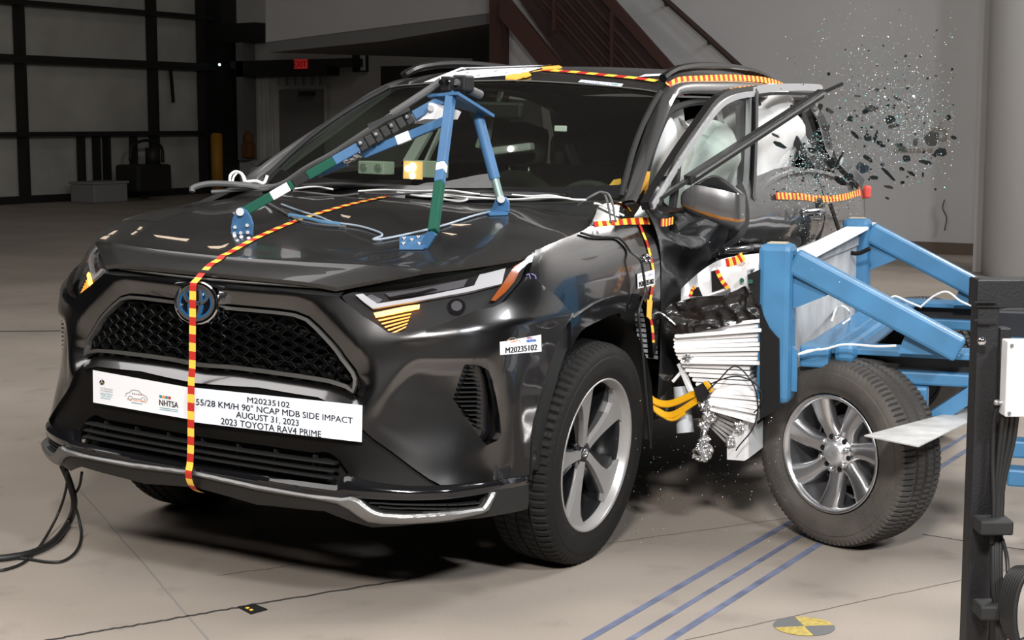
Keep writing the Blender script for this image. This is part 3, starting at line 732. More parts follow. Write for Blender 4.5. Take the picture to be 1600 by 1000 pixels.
# ---- dark radiator cover in the gap below the hood edge
mb = MB(); rows = []
for k in range(5):
    r = []
    for i in range(21):
        t = -1+2*i/20; y = t*.47; x = .905-.075*t*t-.012*k; r.append(V((x, y, .886+.010*k-(.004 if k == 2 else 0))))
    rows.append(r)
mb.grid(rows, False); cpart('radiator_cover', mb, 'gap')
mb = MB(); mb.tube([V((.896-.075*(t*t), t*.46, .910)) for t in [-1+i/10 for i in range(21)]], .0035, 6); cpart('radiator_seal', mb, 'frame')
# ---- lower bumper: dark plate panel, grille, gloss strip, valance, silver skid trim
strip_top = up([('c', .338), (480, 753), (525, 758.5), (538, 741), (560, 747), (600, 755), (640, 759), (689, 758), (740, 754), (790, 747), (828, 742)])
lower_top = lip_bot[:-1]+cover_diag
low_out = lower_top+up([(640, 759), (600, 755), (560, 747), (538, 741)])[0:4]
lg_top = up([('c', .425), (400, 697), (450, 705), (480, 709), (499, 708), (508, 710), (523, 720), (538, 737)])
low_poly = lip_bot[:-1]+cover_diag+up([(640, 759), (600, 755), (560, 747), (538, 741)])+lg_top[::-1]
def low_off(p):
    d = dpoly(p, lip_bot, False); o = -.018
    d2 = dpoly(p, lg_top, False)
    if d2 < .03: o -= .012*(1-d2/.03)
    return o
cpart('plate_panel', panel(FB, low_poly, (), low_off, .02, .02, 'weld'), 'lowplastic', 'black plastic panel')
lgr = up([('c', .44), (480, 700), (520, 712), (548, 735), (548, 765), (480, 765), (400, 752), ('c', .318)])
lg = empty('lower_grille'); lg.parent = car
obj('grille_recess', pmesh(panel(FB, lgr, (), -.07, .01, .04, 'weld'), 'grille_recess'), 'dark', lg)
for zz in (.402, .380, .360):
    mb = MB(); pts = []
    for i in range(-12, 13):
        y = i/12*.50; u = abs(y)/.13
        q = FB.near((.93-.1*abs(y)**2, abs(y), zz)); p = FB.ev(*q)-FB.nrm(*q)*.032; pts.append(V((p.x, y, zz-.0*abs(y))))
    for k in range(len(pts)-1): mb.bar(pts[k], pts[k+1], .03, .006)
    obj('slat', mb, 'plastic', lg)
for y in (-.42, -.28, -.14, .0, .14, .28, .42):
    q = FB.near((.93, abs(y), .38)); p = FB.ev(*q)-FB.nrm(*q)*.05; obj('grille_rib', MB().box((p.x, y, .38), (.02, .006, .075)), 'plastic', lg)
st_poly = strip_top+up([(828, 757), (790, 764), (765, 768), (720, 776), (684, 779), (640, 780.5), (599, 779), (551, 776), (535, 774), (500, 770), (400, 756), ('c', .318)])
def st_off(p): return -.004+.008*sst(dpoly(p, st_poly)/.02)
cpart('gloss_strip', panel(FB, st_poly, (), st_off, .03, .010, 'weld'), 'gloss', 'gloss black lower strip')
chin = up([('c', .265), (400, 790), (450, 795), (506, 800), (530, 810), (556, 819), (581, 826), (620, 824), (650, 821), (731, 813), (780, 806), (816, 799), (826, 796)])
slot = up([(551, 778), (599, 781), (640, 782), (684, 781), (730, 776), (765, 770), (760, 785), (753, 793), (700, 801), (640, 803), (600, 801), (580, 794), (563, 782)])
val_poly = up([('c', .318), (400, 756), (500, 770), (535, 774), (551, 776), (599, 779), (640, 780.5), (684, 779), (720, 776), (765, 768), (790, 764), (828, 757)])+chin[::-1]
cpart('lower_valance', panel(FB, val_poly, [slot], -.004, .03, .016, 'weld'), 'plastic')
cpair('fog_slot', panel(FB, slot, (), -.05, .01, .03), 'dark')
for k, (ya, yb) in enumerate(((787, 783), (795, 789))):
    pts = [fbhit(575+18*i if k == 0 else 590+16*i, ya-(1.2*(i-5)**2*.12)+3, -.03)[0] for i in range(11)]
    mb = MB(); [mb.bar(pts[i], pts[i+1], .03, .004) for i in range(10)]; cpair('fog_slot_bar', mb, 'plastic')
trim = up([('c', .3225), (400, 757.5), (480, 772), (508, 775), (535, 778), (549, 776), (556, 778), (563, 781), (571, 788), (580, 795), (588, 799), (599, 802), (632, 804), (694, 800), (753, 793), (760, 783), (767, 769), (775, 769), (769, 784), (763, 797), (753, 802), (694, 813), (632, 817), (600, 817), (575, 814), (561, 807), (545, 796), (527, 787), (508, 783), (480, 778), (400, 765), ('c', .308)])
trim_c = trim[:len(trim)]
def tr_off(p): return .003+.007*sst(dpoly(p, trim)/.010)
cpart('skid_trim', panel(FB, trim, (), tr_off, .02, .0042, 'weld'), 'silver', 'silver skid trim')
# ---- side vents
cpair('side_vent', panel(FB, vent, (), -.05, .004, .03), 'gloss', 'black louvred side vent')
for k in range(14):
    t = k/13; yy = 579+t*93
    xl = 731-22*min(1, t/.52) if t < .52 else 709+ (t-.52)/.48*42
    xr = 744+13*min(1, t*3)+2*t
    a, b = fbhit(xl+4, yy, -.028)[0], fbhit(xr, yy, -.028)[0]
    mb = MB(); mb.bar(a, b, .03, .003); cpair('vent_louvre', mb, 'plastic')
# ---- fender (left), arch moulding
fender_poly = up([(826, 430), (840, 440), (866, 462), (880, 480), (892, 492), (897, 495), (908, 486), (925, 475), (943, 467), (960, 462), (978, 459), (995, 458), (1003, 463), (1010, 475), (1015, 495), (1018, 520), (1021, 560), (1026, 545), (1030, 500), (1032, 450), (1031, 414), (1027, 374), (1016, 340), (1004, 325), (998, 318), (975, 315), (945, 318), (936, 322), (928, 340), (922, 353), (912, 360), (895, 367), (868, 378), (836, 391), (835, 400), (831, 412)])
def fend_off(p):
    return 0.0
cpart('fender', panel(FB, fender_poly, (), lambda p: .0, .02, .02), 'paint')
FENDER_R = fender_poly[:10]
fr_poly = up([(826, 430), (840, 440), (866, 462), (880, 480), (892, 492), (908, 486), (925, 475), (943, 467), (960, 462), (978, 459), (1000, 470), (1027, 500), (1027, 374), (1004, 325), (975, 315), (936, 322), (922, 353), (895, 367), (836, 391), (831, 412)])
cpart('fender', mirrored(panel(FB, fr_poly, (), 0, .02, .03)), 'paint', 'passenger side fender')
arch_o = up([(888, 500), (897, 494), (908, 486), (925, 475), (943, 467), (960, 462), (978, 459), (996, 458)])
arch_i = up([(996, 488), (975, 488), (952, 492), (926, 504), (912, 511), (903, 519), (896, 530), (889, 545)])
cpair('arch_moulding', panel(FB, arch_o+arch_i, (), .008, .04, .014), 'gloss', 'gloss black wheel arch moulding')
arch2 = up([(888, 500), (889, 545), (878, 575), (866, 620), (857, 660), (850, 700), (846, 735), (838, 735), (840, 706), (831, 684), (840, 632), (852, 588), (868, 540), (878, 516)])
cpair('arch_liner_lip', panel(FB, arch2, (), -.006, .05, .014), 'plastic')
# ---- headlights
hl_poly = up([(528, 461), (550, 453), (600, 446), (650, 439.5), (700, 430), (742, 422), (792, 408), (834, 393.5), (836, 397), (831, 411)])+hl_low+hl_front[1:-1]
hl = panel(FB, hl_poly, (), -.034, .03, .02)
HL = {}
for sd in (1, -1):
    e = empty('headlight'); e.parent = car; HL[sd] = e
    f = (lambda m: m) if sd > 0 else mirrored
    obj('housing', pmesh(f(hl), 'housing'), 'gap', e)
    def hp(nm, pts, off, th, mt, lab=None, res=.01):
        obj(nm, pmesh(f(panel(FB, up(pts), (), off, th, res)), nm), mt, e, lab)
    hp('light_guide', [(554, 459), (566, 456.5), (578, 465), (589, 472), (640, 464), (700, 451), (742, 441.5), (750, 424), (792, 414), (787, 440), (754, 447), (700, 458), (640, 470), (581, 480), (567, 470)], -.014, .012, 'lightguide', 'white L shaped light guide')
    hp('reflector_bowl', [(601, 453), (660, 444), (733, 427.5), (726, 441), (700, 447), (650, 455), (612, 462)], -.022, .01, 'reflector')
    hp('reflector_bowl', [(566, 462), (579, 455), (598, 464), (590, 470)], -.024, .01, 'reflector')
    hp('lamp_divider', [(660, 450), (676, 445), (684, 447), (655, 455.5), (612, 463), (606, 461)], -.018, .008, 'gloss')
    hp('lamp_divider', [(733, 428), (750, 424.5), (741, 440), (727, 443)], -.018, .008, 'gloss')
    hp('turn_signal', [(583, 486.5), (620, 478.5), (640, 474.5), (656, 472.5), (655, 478), (640, 481.5), (620, 486), (586, 493)], -.016, .008, 'lit', 'lit amber turn signal')
    for k in range(5):
        a = (590+5*k, 497+5.2*k); b = (643-2*k, 485.5+5.2*k)
        hp('turn_signal_line', [a, b, (b[0]-1, b[1]+2), (a[0]+1.5, a[1]+2)], -.018, .004, 'lit2')
    hp('projector_ring', [(715+15*cos(t), 473+13*sin(t)) for t in [i*pi/8 for i in range(16)]], -.026, .01, 'gloss')
    hp('projector_lens', [(715+9*cos(t), 473+8*sin(t)) for t in [i*pi/8 for i in range(16)]], -.022, .01, 'reflector')
    hp('side_reflector', [(822, 402), (806, 411), (797, 426), (784, 447), (770, 467), (777, 468), (793, 455), (807, 438), (817, 418)], -.014, .008, 'amber', 'amber side reflector')
    lm = f(panel(FB, hl_poly, (), -.002, .004, .02, skirt=False)); obj('lens', pmesh(lm, 'lens'), 'lens', e, 'clear lens')
# ---- hood
HN = Surf([
 [(.897,0,.929),(.893,.12,.929),(.885,.24,.928),(.868,.34,.926),(.854,.40,.922),(.838,.461,.914)],
 [(.853,0,.950),(.848,.145,.950),(.836,.285,.950),(.812,.42,.949),(.788,.49,.946),(.762,.556,.940)],
 [(.80,0,.967),(.795,.17,.968),(.782,.33,.970),(.748,.49,.972),(.716,.58,.970),(.681,.66,.967)],
 [(.66,0,1.016),(.655,.2,1.016),(.64,.4,1.013),(.60,.58,1.007),(.575,.69,1.001),(.55,.775,.99)],
 [(.435,0,1.07),(.43,.21,1.07),(.425,.42,1.067),(.415,.62,1.054),(.41,.75,1.037),(.40,.848,1.012)],
 [(.2,0,1.108),(.2,.21,1.108),(.2,.42,1.105),(.2,.61,1.091),(.2,.75,1.069),(.2,.845,1.04)],
 [(.04,0,1.127),(.04,.21,1.127),(.035,.42,1.122),(.03,.61,1.107),(.02,.745,1.084),(.02,.828,1.060)],
 [(-.075,0,1.138),(-.08,.2,1.137),(-.095,.42,1.131),(-.12,.61,1.119),(-.135,.71,1.104),(-.15,.775,1.09)]])
def hoodgrid(sub, off=0):
    rows = []
    for j in range((HN.R-1)*sub+1):
        r = []
        for i in range((HN.C-1)*sub+1):
            r.append(hoodpt(i/sub, j/sub))
        rows.append(r)
    return rows
def hoodpt(u, w):
            p = HN.ev(u, w)
            # character ridges either side of the centre, and a crease at the nose line
            p.z += .006*exp(-((u-2.5)/.35)**2)*min(1, max(0, (w-2)/1.5))-.004*exp(-((u-1.3)/.9)**2)*min(1, max(0, (w-2)/1.5))
            cz_ = exp(-abs(w-2)/(.30 if w > 2 else .12))*.006*min(1, (5.2-u)/.5); p.z += cz_; p.x += cz_*.6
            return p
hb = MB(); R_ = hoodgrid(8); hb.grid(R_, True)
ed = [R_[0], [r[-1] for r in R_]]
for e_ in ed:
    hb.grid([e_, [V((p.x-.004, p.y-.003, p.z-.012)) for p in e_], [V((p.x-.03, p.y-.03 if e_ is not ed[0] else p.y, p.z-.02)) for p in e_]], True)
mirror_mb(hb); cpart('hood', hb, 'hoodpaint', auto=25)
HB = BVHTree.FromPolygons([V(x) for x in hb.v], [tuple(f) for f in hb.f])
def hoodhit(x, y, off=0):
    o, d = cray(x, y); h = HB.ray_cast(o, d)
    if h[0] is None: return None
    n = h[1] if h[1].z > 0 else -h[1]
    return h[0]+n*off
# ================================================================ greenhouse, roof, cabin
def lerp(a, b, t): return V(a)*(1-t)+V(b)*t
hdr = [(-.925, 0, 1.577), (-.93, .2, 1.572), (-.94, .4, 1.562), (-.95, .55, 1.551), (-.957, .625, 1.541)]
wsb = [(-.14, 0, 1.12), (-.155, .25, 1.125), (-.20, .5, 1.138), (-.275, .68, 1.152), (-.357, .780, 1.165)]
def wsrow(k, n=5):
    return [lerp(wsb[i], hdr[i], k)+V((.05, 0, .03))*sin(pi*k)*(1-.35*(i/4)**2) for i in range(5)]
mb = MB(); mb.grid([spline(wsrow(k/10), 4) for k in range(11)], True); mirror_mb(mb)
cpart('windscreen', mb, 'glass', 'tinted windscreen')
# black ceramic border and seals
mb = MB(); r0, r1 = spline(wsrow(0), 4), spline(wsrow(.10), 4)
mb.grid([[p+V((.002, 0, .002)) for p in r0], [p+V((.002, 0, .002)) for p in r1]], True); mirror_mb(mb); cpart('windscreen_border', mb, 'gloss')
mb = MB(); mb.tube([p+V((.003, .002, .004)) for p in spline([wsrow(k/8)[4] for k in range(9)], 2)], .011, 8); cpair('windscreen_seal', mb, 'gap')
mb = MB(); a = spline([V(p)+V((0.004, 0, .003)) for p in hdr], 5); mb.tube([V((p.x, -p.y, p.z)) for p in a[::-1]]+a[1:], .003, 6); cpart('header_trim', mb, 'frame')
# cowl and wipers
mb = MB(); cw = []
for k in range(13):
    t = k/12; y = .80*t; x0 = -.085-.06*t*t; x1 = -.14-.20*t*t*t-.02*t
    cw.append((V((x0, y, 1.118-.03*t*t)), V((x0-.03, y, 1.095)), V((x1+.02, y, 1.105+.03*t*t)), V((x1, y, 1.125+.03*t*t))))
mb.grid([[c[i] for c in cw] for i in range(4)], True); mirror_mb(mb); cpart('cowl', mb, 'plastic')
for y0, y1 in ((.05, .62), (-.60, -.02)):
    w = empty('wiper'); w.parent = car
    mb = MB(); mb.tube([V((-.12, y0, 1.135)), V((-.17, (y0+y1)/2, 1.165)), V((-.21-.05*abs(y1), y1, 1.172))], [.016, .012, .007], 8); obj('wiper_arm', mb, 'plastic', w)
    mb = MB(); mb.bar((-.165, y0+.10, 1.166), (-.215-.04*abs(y1), y1+.02, 1.186), .008, .018); obj('wiper_blade', mb, 'rubber', w)
# roof
RF = Surf([hdr,
 [(-1.09,0,1.624),(-1.09,.2,1.62),(-1.09,.4,1.611),(-1.10,.54,1.60),(-1.10,.61,1.589)],
 [(-1.35,0,1.655),(-1.35,.2,1.652),(-1.35,.4,1.642),(-1.35,.545,1.628),(-1.35,.618,1.607)],
 [(-1.7,0,1.668),(-1.7,.2,1.665),(-1.7,.4,1.655),(-1.7,.545,1.64),(-1.7,.622,1.620)],
 [(-2.05,0,1.662),(-2.05,.2,1.66),(-2.05,.4,1.65),(-2.05,.54,1.638),(-2.05,.618,1.621)],
 [(-2.3,0,1.64),(-2.3,.2,1.638),(-2.3,.4,1.63),(-2.3,.53,1.618),(-2.3,.60,1.602)],
 [(-2.5,0,1.60),(-2.5,.2,1.598),(-2.48,.4,1.59),(-2.46,.51,1.58),(-2.42,.575,1.565)]])
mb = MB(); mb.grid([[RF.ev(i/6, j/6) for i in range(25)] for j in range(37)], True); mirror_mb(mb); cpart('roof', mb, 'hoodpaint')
RFB = BVHTree.FromPolygons([V(x) for x in mb.v], [tuple(f) for f in mb.f])
mb = MB(); mb.grid([[RF.ev(i/3, j/3)+V((0, 0, -.035)) for i in range(12)] for j in range(1, 18)], True); mirror_mb(mb); cpart('headliner', mb, 'headl')
# pillars and cant rails
Tl = [(-.30,.80,1.15),(-.357,.790,1.168),(-.557,.738,1.293),(-.757,.684,1.418),(-.957,.632,1.541),(-1.1,.614,1.589),(-1.35,.622,1.607),(-1.7,.626,1.620),(-2.05,.622,1.621),(-2.3,.604,1.602),(-2.42,.579,1.565)]
Bl = [at(993,318,y=.86), at(1000,300,y=.85), at(1015,250,y=.80), at(1034,201,y=.745), at(1050,164,y=.70), at(1069,147,y=.675), V((-1.4,.688,1.553)), V((-1.7,.69,1.560)), V((-2.05,.67,1.545)), V((-2.3,.645,1.50)), V((-2.45,.62,1.44))]
def pillar():
    m = MB(); rows = []
    for a, b in zip(Tl, Bl):
        a, b = V(a), V(b); mid = (a+b)/2+V((0, .022, .012)); inn = b+V((0, -.05, -.01))
        rows.append([a+V((0, -.02, -.02)), a, lerp(a, mid, .6)+V((0, .004, .004)), mid, lerp(mid, b, .6)+V((0, .006, 0)), b, inn])
    cols = [spline([r[i] for r in rows], 4) for i in range(7)]
    m.grid(cols, True); return m
cpair('side_pillar', pillar(), 'sidepaint', None, None, lambda m, n: m.mesh(n, auto=radians(45)))
# roof rails
rl = [(-1.03,.60,1.60),(-1.10,.60,1.625),(-1.20,.60,1.645),(-1.4,.602,1.664),(-1.65,.602,1.670),(-1.95,.595,1.664),(-2.15,.59,1.640),(-2.24,.588,1.612)]
mb = MB(); mb.tube(spline(rl, 5), .017, 8); cpair('roof_rail', mb, 'gloss', 'gloss black roof rail')
# door seal / inner opening liner seen as a pale curve under the pillar
dl = [at(1003,322,y=.83), at(1012,285,y=.80), at(1030,222,y=.74), at(1050,175,y=.70), at(1066,163,y=.68), at(1092,155,y=.67), V((-1.4,.675,1.535)), V((-1.75,.675,1.54)), V((-2.1,.655,1.52))]
mb = MB(); mb.tube([p+V((0,-.02,-.012)) for p in spline(dl, 5)], .014, 8); cpart('door_seal', mb, 'gap')
# ---- cabin
mb = MB()
dash = [[(-.36,1.09),(-.62,1.13),(-.80,1.115),(-.86,1.07),(-.84,.98),(-.75,.75)]]
rows = []
for y in (-.74,-.5,-.2,.1,.25,.37,.5,.62,.74):
    hump = .035*exp(-((y-.37)/.17)**2)
    rows.append([V((x, y, z+hump*(1 if 0 < i < 3 else 0))) for i, (x, z) in enumerate(dash[0])])
mb.grid([spline(r, 3) for r in rows], True); cpart('dashboard', mb, 'dash')
st = empty('steering_wheel'); st.parent = car
sc, sa = V((-.98, .37, 1.02)), V((-.9, 0, .42)).normalized()
mb = MB(); su = V((0, 1, 0)); sv = sa.cross(su).normalized()
mb.tube([sc+su*(cos(t)*.185)+sv*(sin(t)*.185) for t in [2*pi*i/32 for i in range(33)]], .016, 8, False); obj('wheel_rim', mb, 'dash', st)
mb = MB(); mb.ball(sc+sa*-.02, .075, 14, (.5, 1.1, 1)); mb.bar(sc-su*.17, sc+su*.17, .04, .02, sa); obj('wheel_hub', mb, 'dash', st)
def seat(name, x, y):
    s = empty(name); s.parent = car
    def slab(nm, a, b, w, th, bulge):
        a, b = V(a), V(b); d = (b-a).normalized(); sd = V((0, 1, 0)); n = d.cross(sd).normalized(); rows = []
        for i in range(9):
            t = i/8; p = lerp(a, b, t); k = sqrt(max(0, 1-(2*t-1)**6)); r = []
            for j in range(16):
                q = 2*pi*j/16; cx, sx = cos(q), sin(q)
                r.append(p+sd*(w/2*(abs(cx)**.5)*(1 if cx > 0 else -1)*(.25+.75*k))+n*(th/2*(abs(sx)**.6)*(1 if sx > 0 else -1)*(.3+.7*k)))
            rows.append(r)
        m = MB(); m.grid(rows, True, closed=True); m.add(rows[0], [list(range(16))]); m.add(rows[-1], [list(range(16))]); obj(nm, m, 'seat', s)
    slab('seat_cushion', (x+.45, y, .62), (x-.02, y, .56), .50, .16, 0)
    slab('seat_back', (x, y, .56), (x-.20, y, 1.20), .50, .15, 0)
    slab('headrest', (x-.19, y, 1.22), (x-.215, y, 1.42), .26, .12, 0)
    m = MB()
    for k in (-.05, .05): m.cyl((x-.195, y+k, 1.15), (x-.205, y+k, 1.26), .007, 8)
    obj('headrest_post', m, 'steel', s)
seat('front_seat', -1.42, -.37); seat('front_seat', -1.48, .37)
sb = empty('rear_bench', (.62, 0, 0)); sb.parent = car
mb = MB(); mb.box((-2.45, 0, .62), (.5, 1.3, .2), None, .05); obj('seat_cushion', mb, 'seat', sb)
mb = MB(); mb.box((-2.75, 0, .92), (.16, 1.3, .62), Matrix.Rotation(radians(-14), 3, 'Y'), .05); obj('seat_back', mb, 'seat', sb)
for y in (-.42, 0, .42):
    mb = MB(); mb.box((-2.84, y, 1.29), (.10, .24, .17), None, .04); obj('headrest', mb, 'seat', sb)
# floor pan, firewall, inner right side so the cabin reads closed and dark
mb = MB(); mb.box((-1.4, 0, .36), (2.5, 1.5, .06)); mb.box((-2.66, 0, .75), (.06, 1.5, .8)); cpart('floor_pan', mb, 'dark')
mb = MB(); mb.box((.05, 0, .62), (1.2, 1.1, .5)); mb.box((-.42, 0, .72), (.05, 1.5, .72)); cpart('engine_bay', mb, 'dark')
# rear-view mirror camera and windscreen devices
mb = MB(); q = atplane(876, 201, (-.75, .1, 1.4), (1, 0, .9)); mb.box(q, (.012, .05, .022), None, .003); cpart('mirror_sensor', mb, 'white', 'small white square behind the windscreen')
rm = empty('interior_mirror'); rm.parent = car
mb = MB(); mb.box((-.80, .0, 1.46), (.03, .24, .065), None, .012); obj('mirror_body', mb, 'plastic', rm)
mb = MB(); mb.cyl((-.80, 0, 1.47), (-.83, 0, 1.53), .012, 10); obj('mirror_stalk', mb, 'plastic', rm)
# ---- right side: closed doors, glass, rear
SDX = ((-.30,0),(-.7,.006),(-1.1,.010),(-1.5,.008),(-1.85,.012),(-2.25,0),(-2.6,-.03),(-2.85,-.09))
SD = Surf([[(x, y+dy, z) for x, dy in SDX] for z, y in ((.22,.86),(.32,.90),(.5,.905),(.7,.912),(.9,.918),(1.0,.922),(1.08,.920),(1.16,.905),(1.23,.872),(1.4,.775),(1.54,.70))], .35, .12, 6)
def sxz(pts): return [(lambda q: (q[0]*SD.su, q[1]*SD.sw))(SD.near((x, .9 if z < 1.2 else .9-(z-1.2)*.55, z))) for x, z in pts]
def arc(cx, cz, r, a0, a1, n=8): return [(cx+r*cos(radians(a0+(a1-a0)*i/n)), cz+r*sin(radians(a0+(a1-a0)*i/n))) for i in range(n+1)]
fd = [(-.42,.30),(-.40,.7),(-.38,1.05),(-.40,1.17),(-1.2,1.21),(-1.2,.30)]
rd = [(-1.215,.30),(-1.215,1.21),(-2.0,1.24),(-1.98,.95),(-1.92,.72),(-1.80,.55),(-1.75,.30)]
qp = [(-2.015,1.24),(-2.5,1.24),(-2.8,1.19),(-2.84,.9),(-2.8,.5),(-2.62,.42)]+arc(-2.22,.37,.42,12,168,10)+[(-1.82,.55),(-1.935,.72),(-1.995,.95)]
sill = [(-.42,.22),(-.42,.285),(-1.75,.285),(-1.75,.22)]
for nm, pl in (('front_door', fd), ('rear_door', rd), ('rear_quarter', qp)):
    pm = panel(SD, sxz(pl), (), 0, .03, .07); cpart(nm, mirrored(pm), 'paint', 'passenger side '+nm.replace('_', ' '))
cpart('sill', mirrored(panel(SD, sxz(sill), (), 0, .05, .08)), 'plastic')
gw = [(-.62,1.22),(-.98,1.47),(-1.2,1.53),(-1.45,1.54),(-1.42,1.22)]
gw2 = [(-1.42,1.22),(-1.45,1.54),(-1.9,1.545),(-2.3,1.54),(-2.55,1.48),(-2.78,1.26),(-2.7,1.21),(-2.0,1.23)]
cpart('rear_side_glass', mirrored(panel(SD, sxz(gw2), (), -.012, .004, .08, skirt=False)), 'qglass', 'dark rear side glass')
cpart('side_glass', mirrored(panel(SD, sxz(gw), (), -.012, .004, .08, skirt=False)), 'sglass')
mb = MB(); rows = []
for z, x in ((.30,-2.80),(.5,-2.90),(.75,-2.92),(.9,-2.90),(1.1,-2.88),(1.2,-2.83),(1.38,-2.66),(1.56,-2.47)):
    wv = .82 if z < 1 else .82-(z-1)*.42
    rows.append([V((x+.10*(abs(y)/wv)**4, y, z)) for y in [wv*(i/6-1) for i in range(13)]])
mb.grid(rows, True); cpart('tailgate', mb, 'paint')
mb = MB(); mb.grid([[V((x, y, z)) for y in (-.66, 0, .66)] for z, x in ((.6,-2.60),(1.1,-2.58),(1.25,-2.50),(1.56,-2.36))], False); cpart('rear_trim', mb, 'headl')
# ================================================================ struck left side
from mathutils import noise
LP, LN = V((-1.0, .90, 1.17)), V((.0, .36, .11))          # plane of the bent-out door frames
def dp(x, y, off=0): return atplane(x, y, LP, LN)+V((0, off, 0))
QP, QN = V((-2, .88, 1.22)), V((0, .34, .26))
def qpn(x, y, off=0): return atplane(x, y, QP, QN)+V((0, off, 0))
def strip3(name, pts, w, th, mt, par=None, lab=None, f=dp, up=(0, 1, 0), sub=4):
    P = spline([f(*p) if len(p) == 2 else V(p) for p in pts], sub); m = MB(); rows = []
    for i, p in enumerate(P):
        t = (P[min(i+1, len(P)-1)]-P[max(i-1, 0)]).normalized(); u = V(up); s = t.cross(u).normalized(); u = s.cross(t)
        ww = w if not isinstance(w, (list, tuple)) else w[0]+(w[1]-w[0])*i/(len(P)-1)
        rows.append([p+s*(ww/2)*a+u*th*b for a, b in ((-1, -.5), (-1, .5), (1, .5), (1, -.5))])
    m.grid(rows, False, closed=True); m.add(rows[0], [(0, 1, 2, 3)]); m.add(rows[-1], [(3, 2, 1, 0)])
    return obj(name, m, mt, par or car, lab)
fdoor = empty('front_door'); fdoor.parent = car; tag(fdoor, 'crushed driver side front door with bent frame')
crn = [[(1006,323,.89),(1045,331,.875),(1080,337,.86),(1120,333,.85),(1160,322,.855),(1184,314,.885)],
 [(1018,344,.90),(1050,353,.865),(1085,363,.835),(1120,357,.815),(1160,350,.83),(1190,345,.895)],
 [(1029,374,.905),(1055,386,.85),(1085,396,.80),(1120,392,.775),(1160,380,.80),(1194,370,.895)],
 [(1033,414,.91),(1055,424,.845),(1085,430,.775),(1120,420,.74),(1160,412,.75),(1197,405,.86)],
 [(1033,470,.905),(1055,475,.83),(1085,476,.75),(1120,470,.70),(1160,465,.70),(1198,460,.80)],
 [(1031,560,.90),(1055,565,.80),(1085,570,.70),(1120,570,.65),(1160,565,.65),(1198,560,.75)],
 [(1025,650,.89),(1055,655,.78),(1085,655,.67),(1120,650,.62),(1160,640,.62),(1198,630,.70)]]
CRS = Surf([[at(x, y, y=d) for x, y, d in r] for r in crn], .1, .1, 6)
m = MB(); rows = []
for j in range(73):
    r = []
    for i in range(61):
        u, w = i/12, j/12; p = CRS.ev(u, w)
        q = V((u*1.1+w*.5, w*1.2-u*.35, 1.7))
        rid = 1-abs(noise.noise(q*.5))*2.2; rid2 = 1-abs(noise.noise(q*1.3+V((5, 2, 1))))*2.2
        k = min(1, u/.6)*min(1, (5-u)/.4+.15)*min(1, w/.5+.1)
        p.y += (.040*rid+.004*rid2-.02)*k; r.append(p)
    rows.append(r)
m.grid(rows, True); obj('door_skin', m.mesh('door_skin', auto=radians(50)), 'crushed', fdoor, 'deeply creased dark door skin')
# door frame: front leg, header, rear post, quarter-light bar, glass
strip3('frame_outer', [(1008, 322), (1025, 292), (1060, 236), (1095, 186), (1112, 163), (1128, 150), (1150, 143), (1178, 139)], .030, .03, 'gloss', fdoor)
strip3('frame_inner', [(1016, 322), (1031, 298), (1066, 242), (1100, 193), (1117, 171), (1132, 158), (1152, 150), (1178, 146)], .022, .02, 'brightm', fdoor, 'bright metal inner frame', f=lambda x, y: dp(x, y, .004))
strip3('glass_run', [(1056, 256), (1090, 206), (1120, 172), (1135, 160), (1155, 153), (1172, 150)], .010, .012, 'gap', fdoor)
strip3('rear_post', [(1178, 138), (1177, 200), (1175, 260), (1172, 312)], .034, .03, 'gloss', fdoor)
strip3('rear_post_edge', [(1170, 150), (1169, 210), (1167, 260), (1164, 305)], .012, .02, 'steel', fdoor)
strip3('quarter_light_bar', [(1059, 252), (1055, 290), (1050, 330)], .030, .02, 'gap', fdoor)
strip3('sill_strip', [(1010, 318), (1028, 325), (1050, 328), (1066, 330)], .018, .02, 'gloss', fdoor)
m = MB(); m.add([dp(x, y, -.012) for x, y in ((1020, 322), (1062, 252), (1117, 172), (1132, 160), (1152, 152), (1170, 150), (1168, 240), (1164, 322), (1120, 335), (1060, 330))], [list(range(10))]); obj('door_glass', m, 'sglass', fdoor, 'front door glass still whole')
# loosened belt moulding, flung outwards across the side
P0, P1, P2 = at(1012, 322, y=.90), at(1283, 146, y=1.02), at(1316, 131, y=1.06)
bm_ = empty('belt_moulding', (0, 0, 0)); bm_.parent = car
m = MB(); m.bar(P0, lerp(P0, P1, .27), .016, .014); m.bar(lerp(P0, P1, .20), P1, .034, .026, (0, 1, 0)); m.bar(P1, P2, .010, .012); obj('moulding_body', m, 'plastic', bm_, 'black strip flung off its door')
m = MB(); m.bar(lerp(P0, P1, .22)+V((0, .018, .004)), P1+V((0, .018, .004)), .006, .006, (0, 1, 0)); obj('moulding_edge', m, 'steel', bm_)
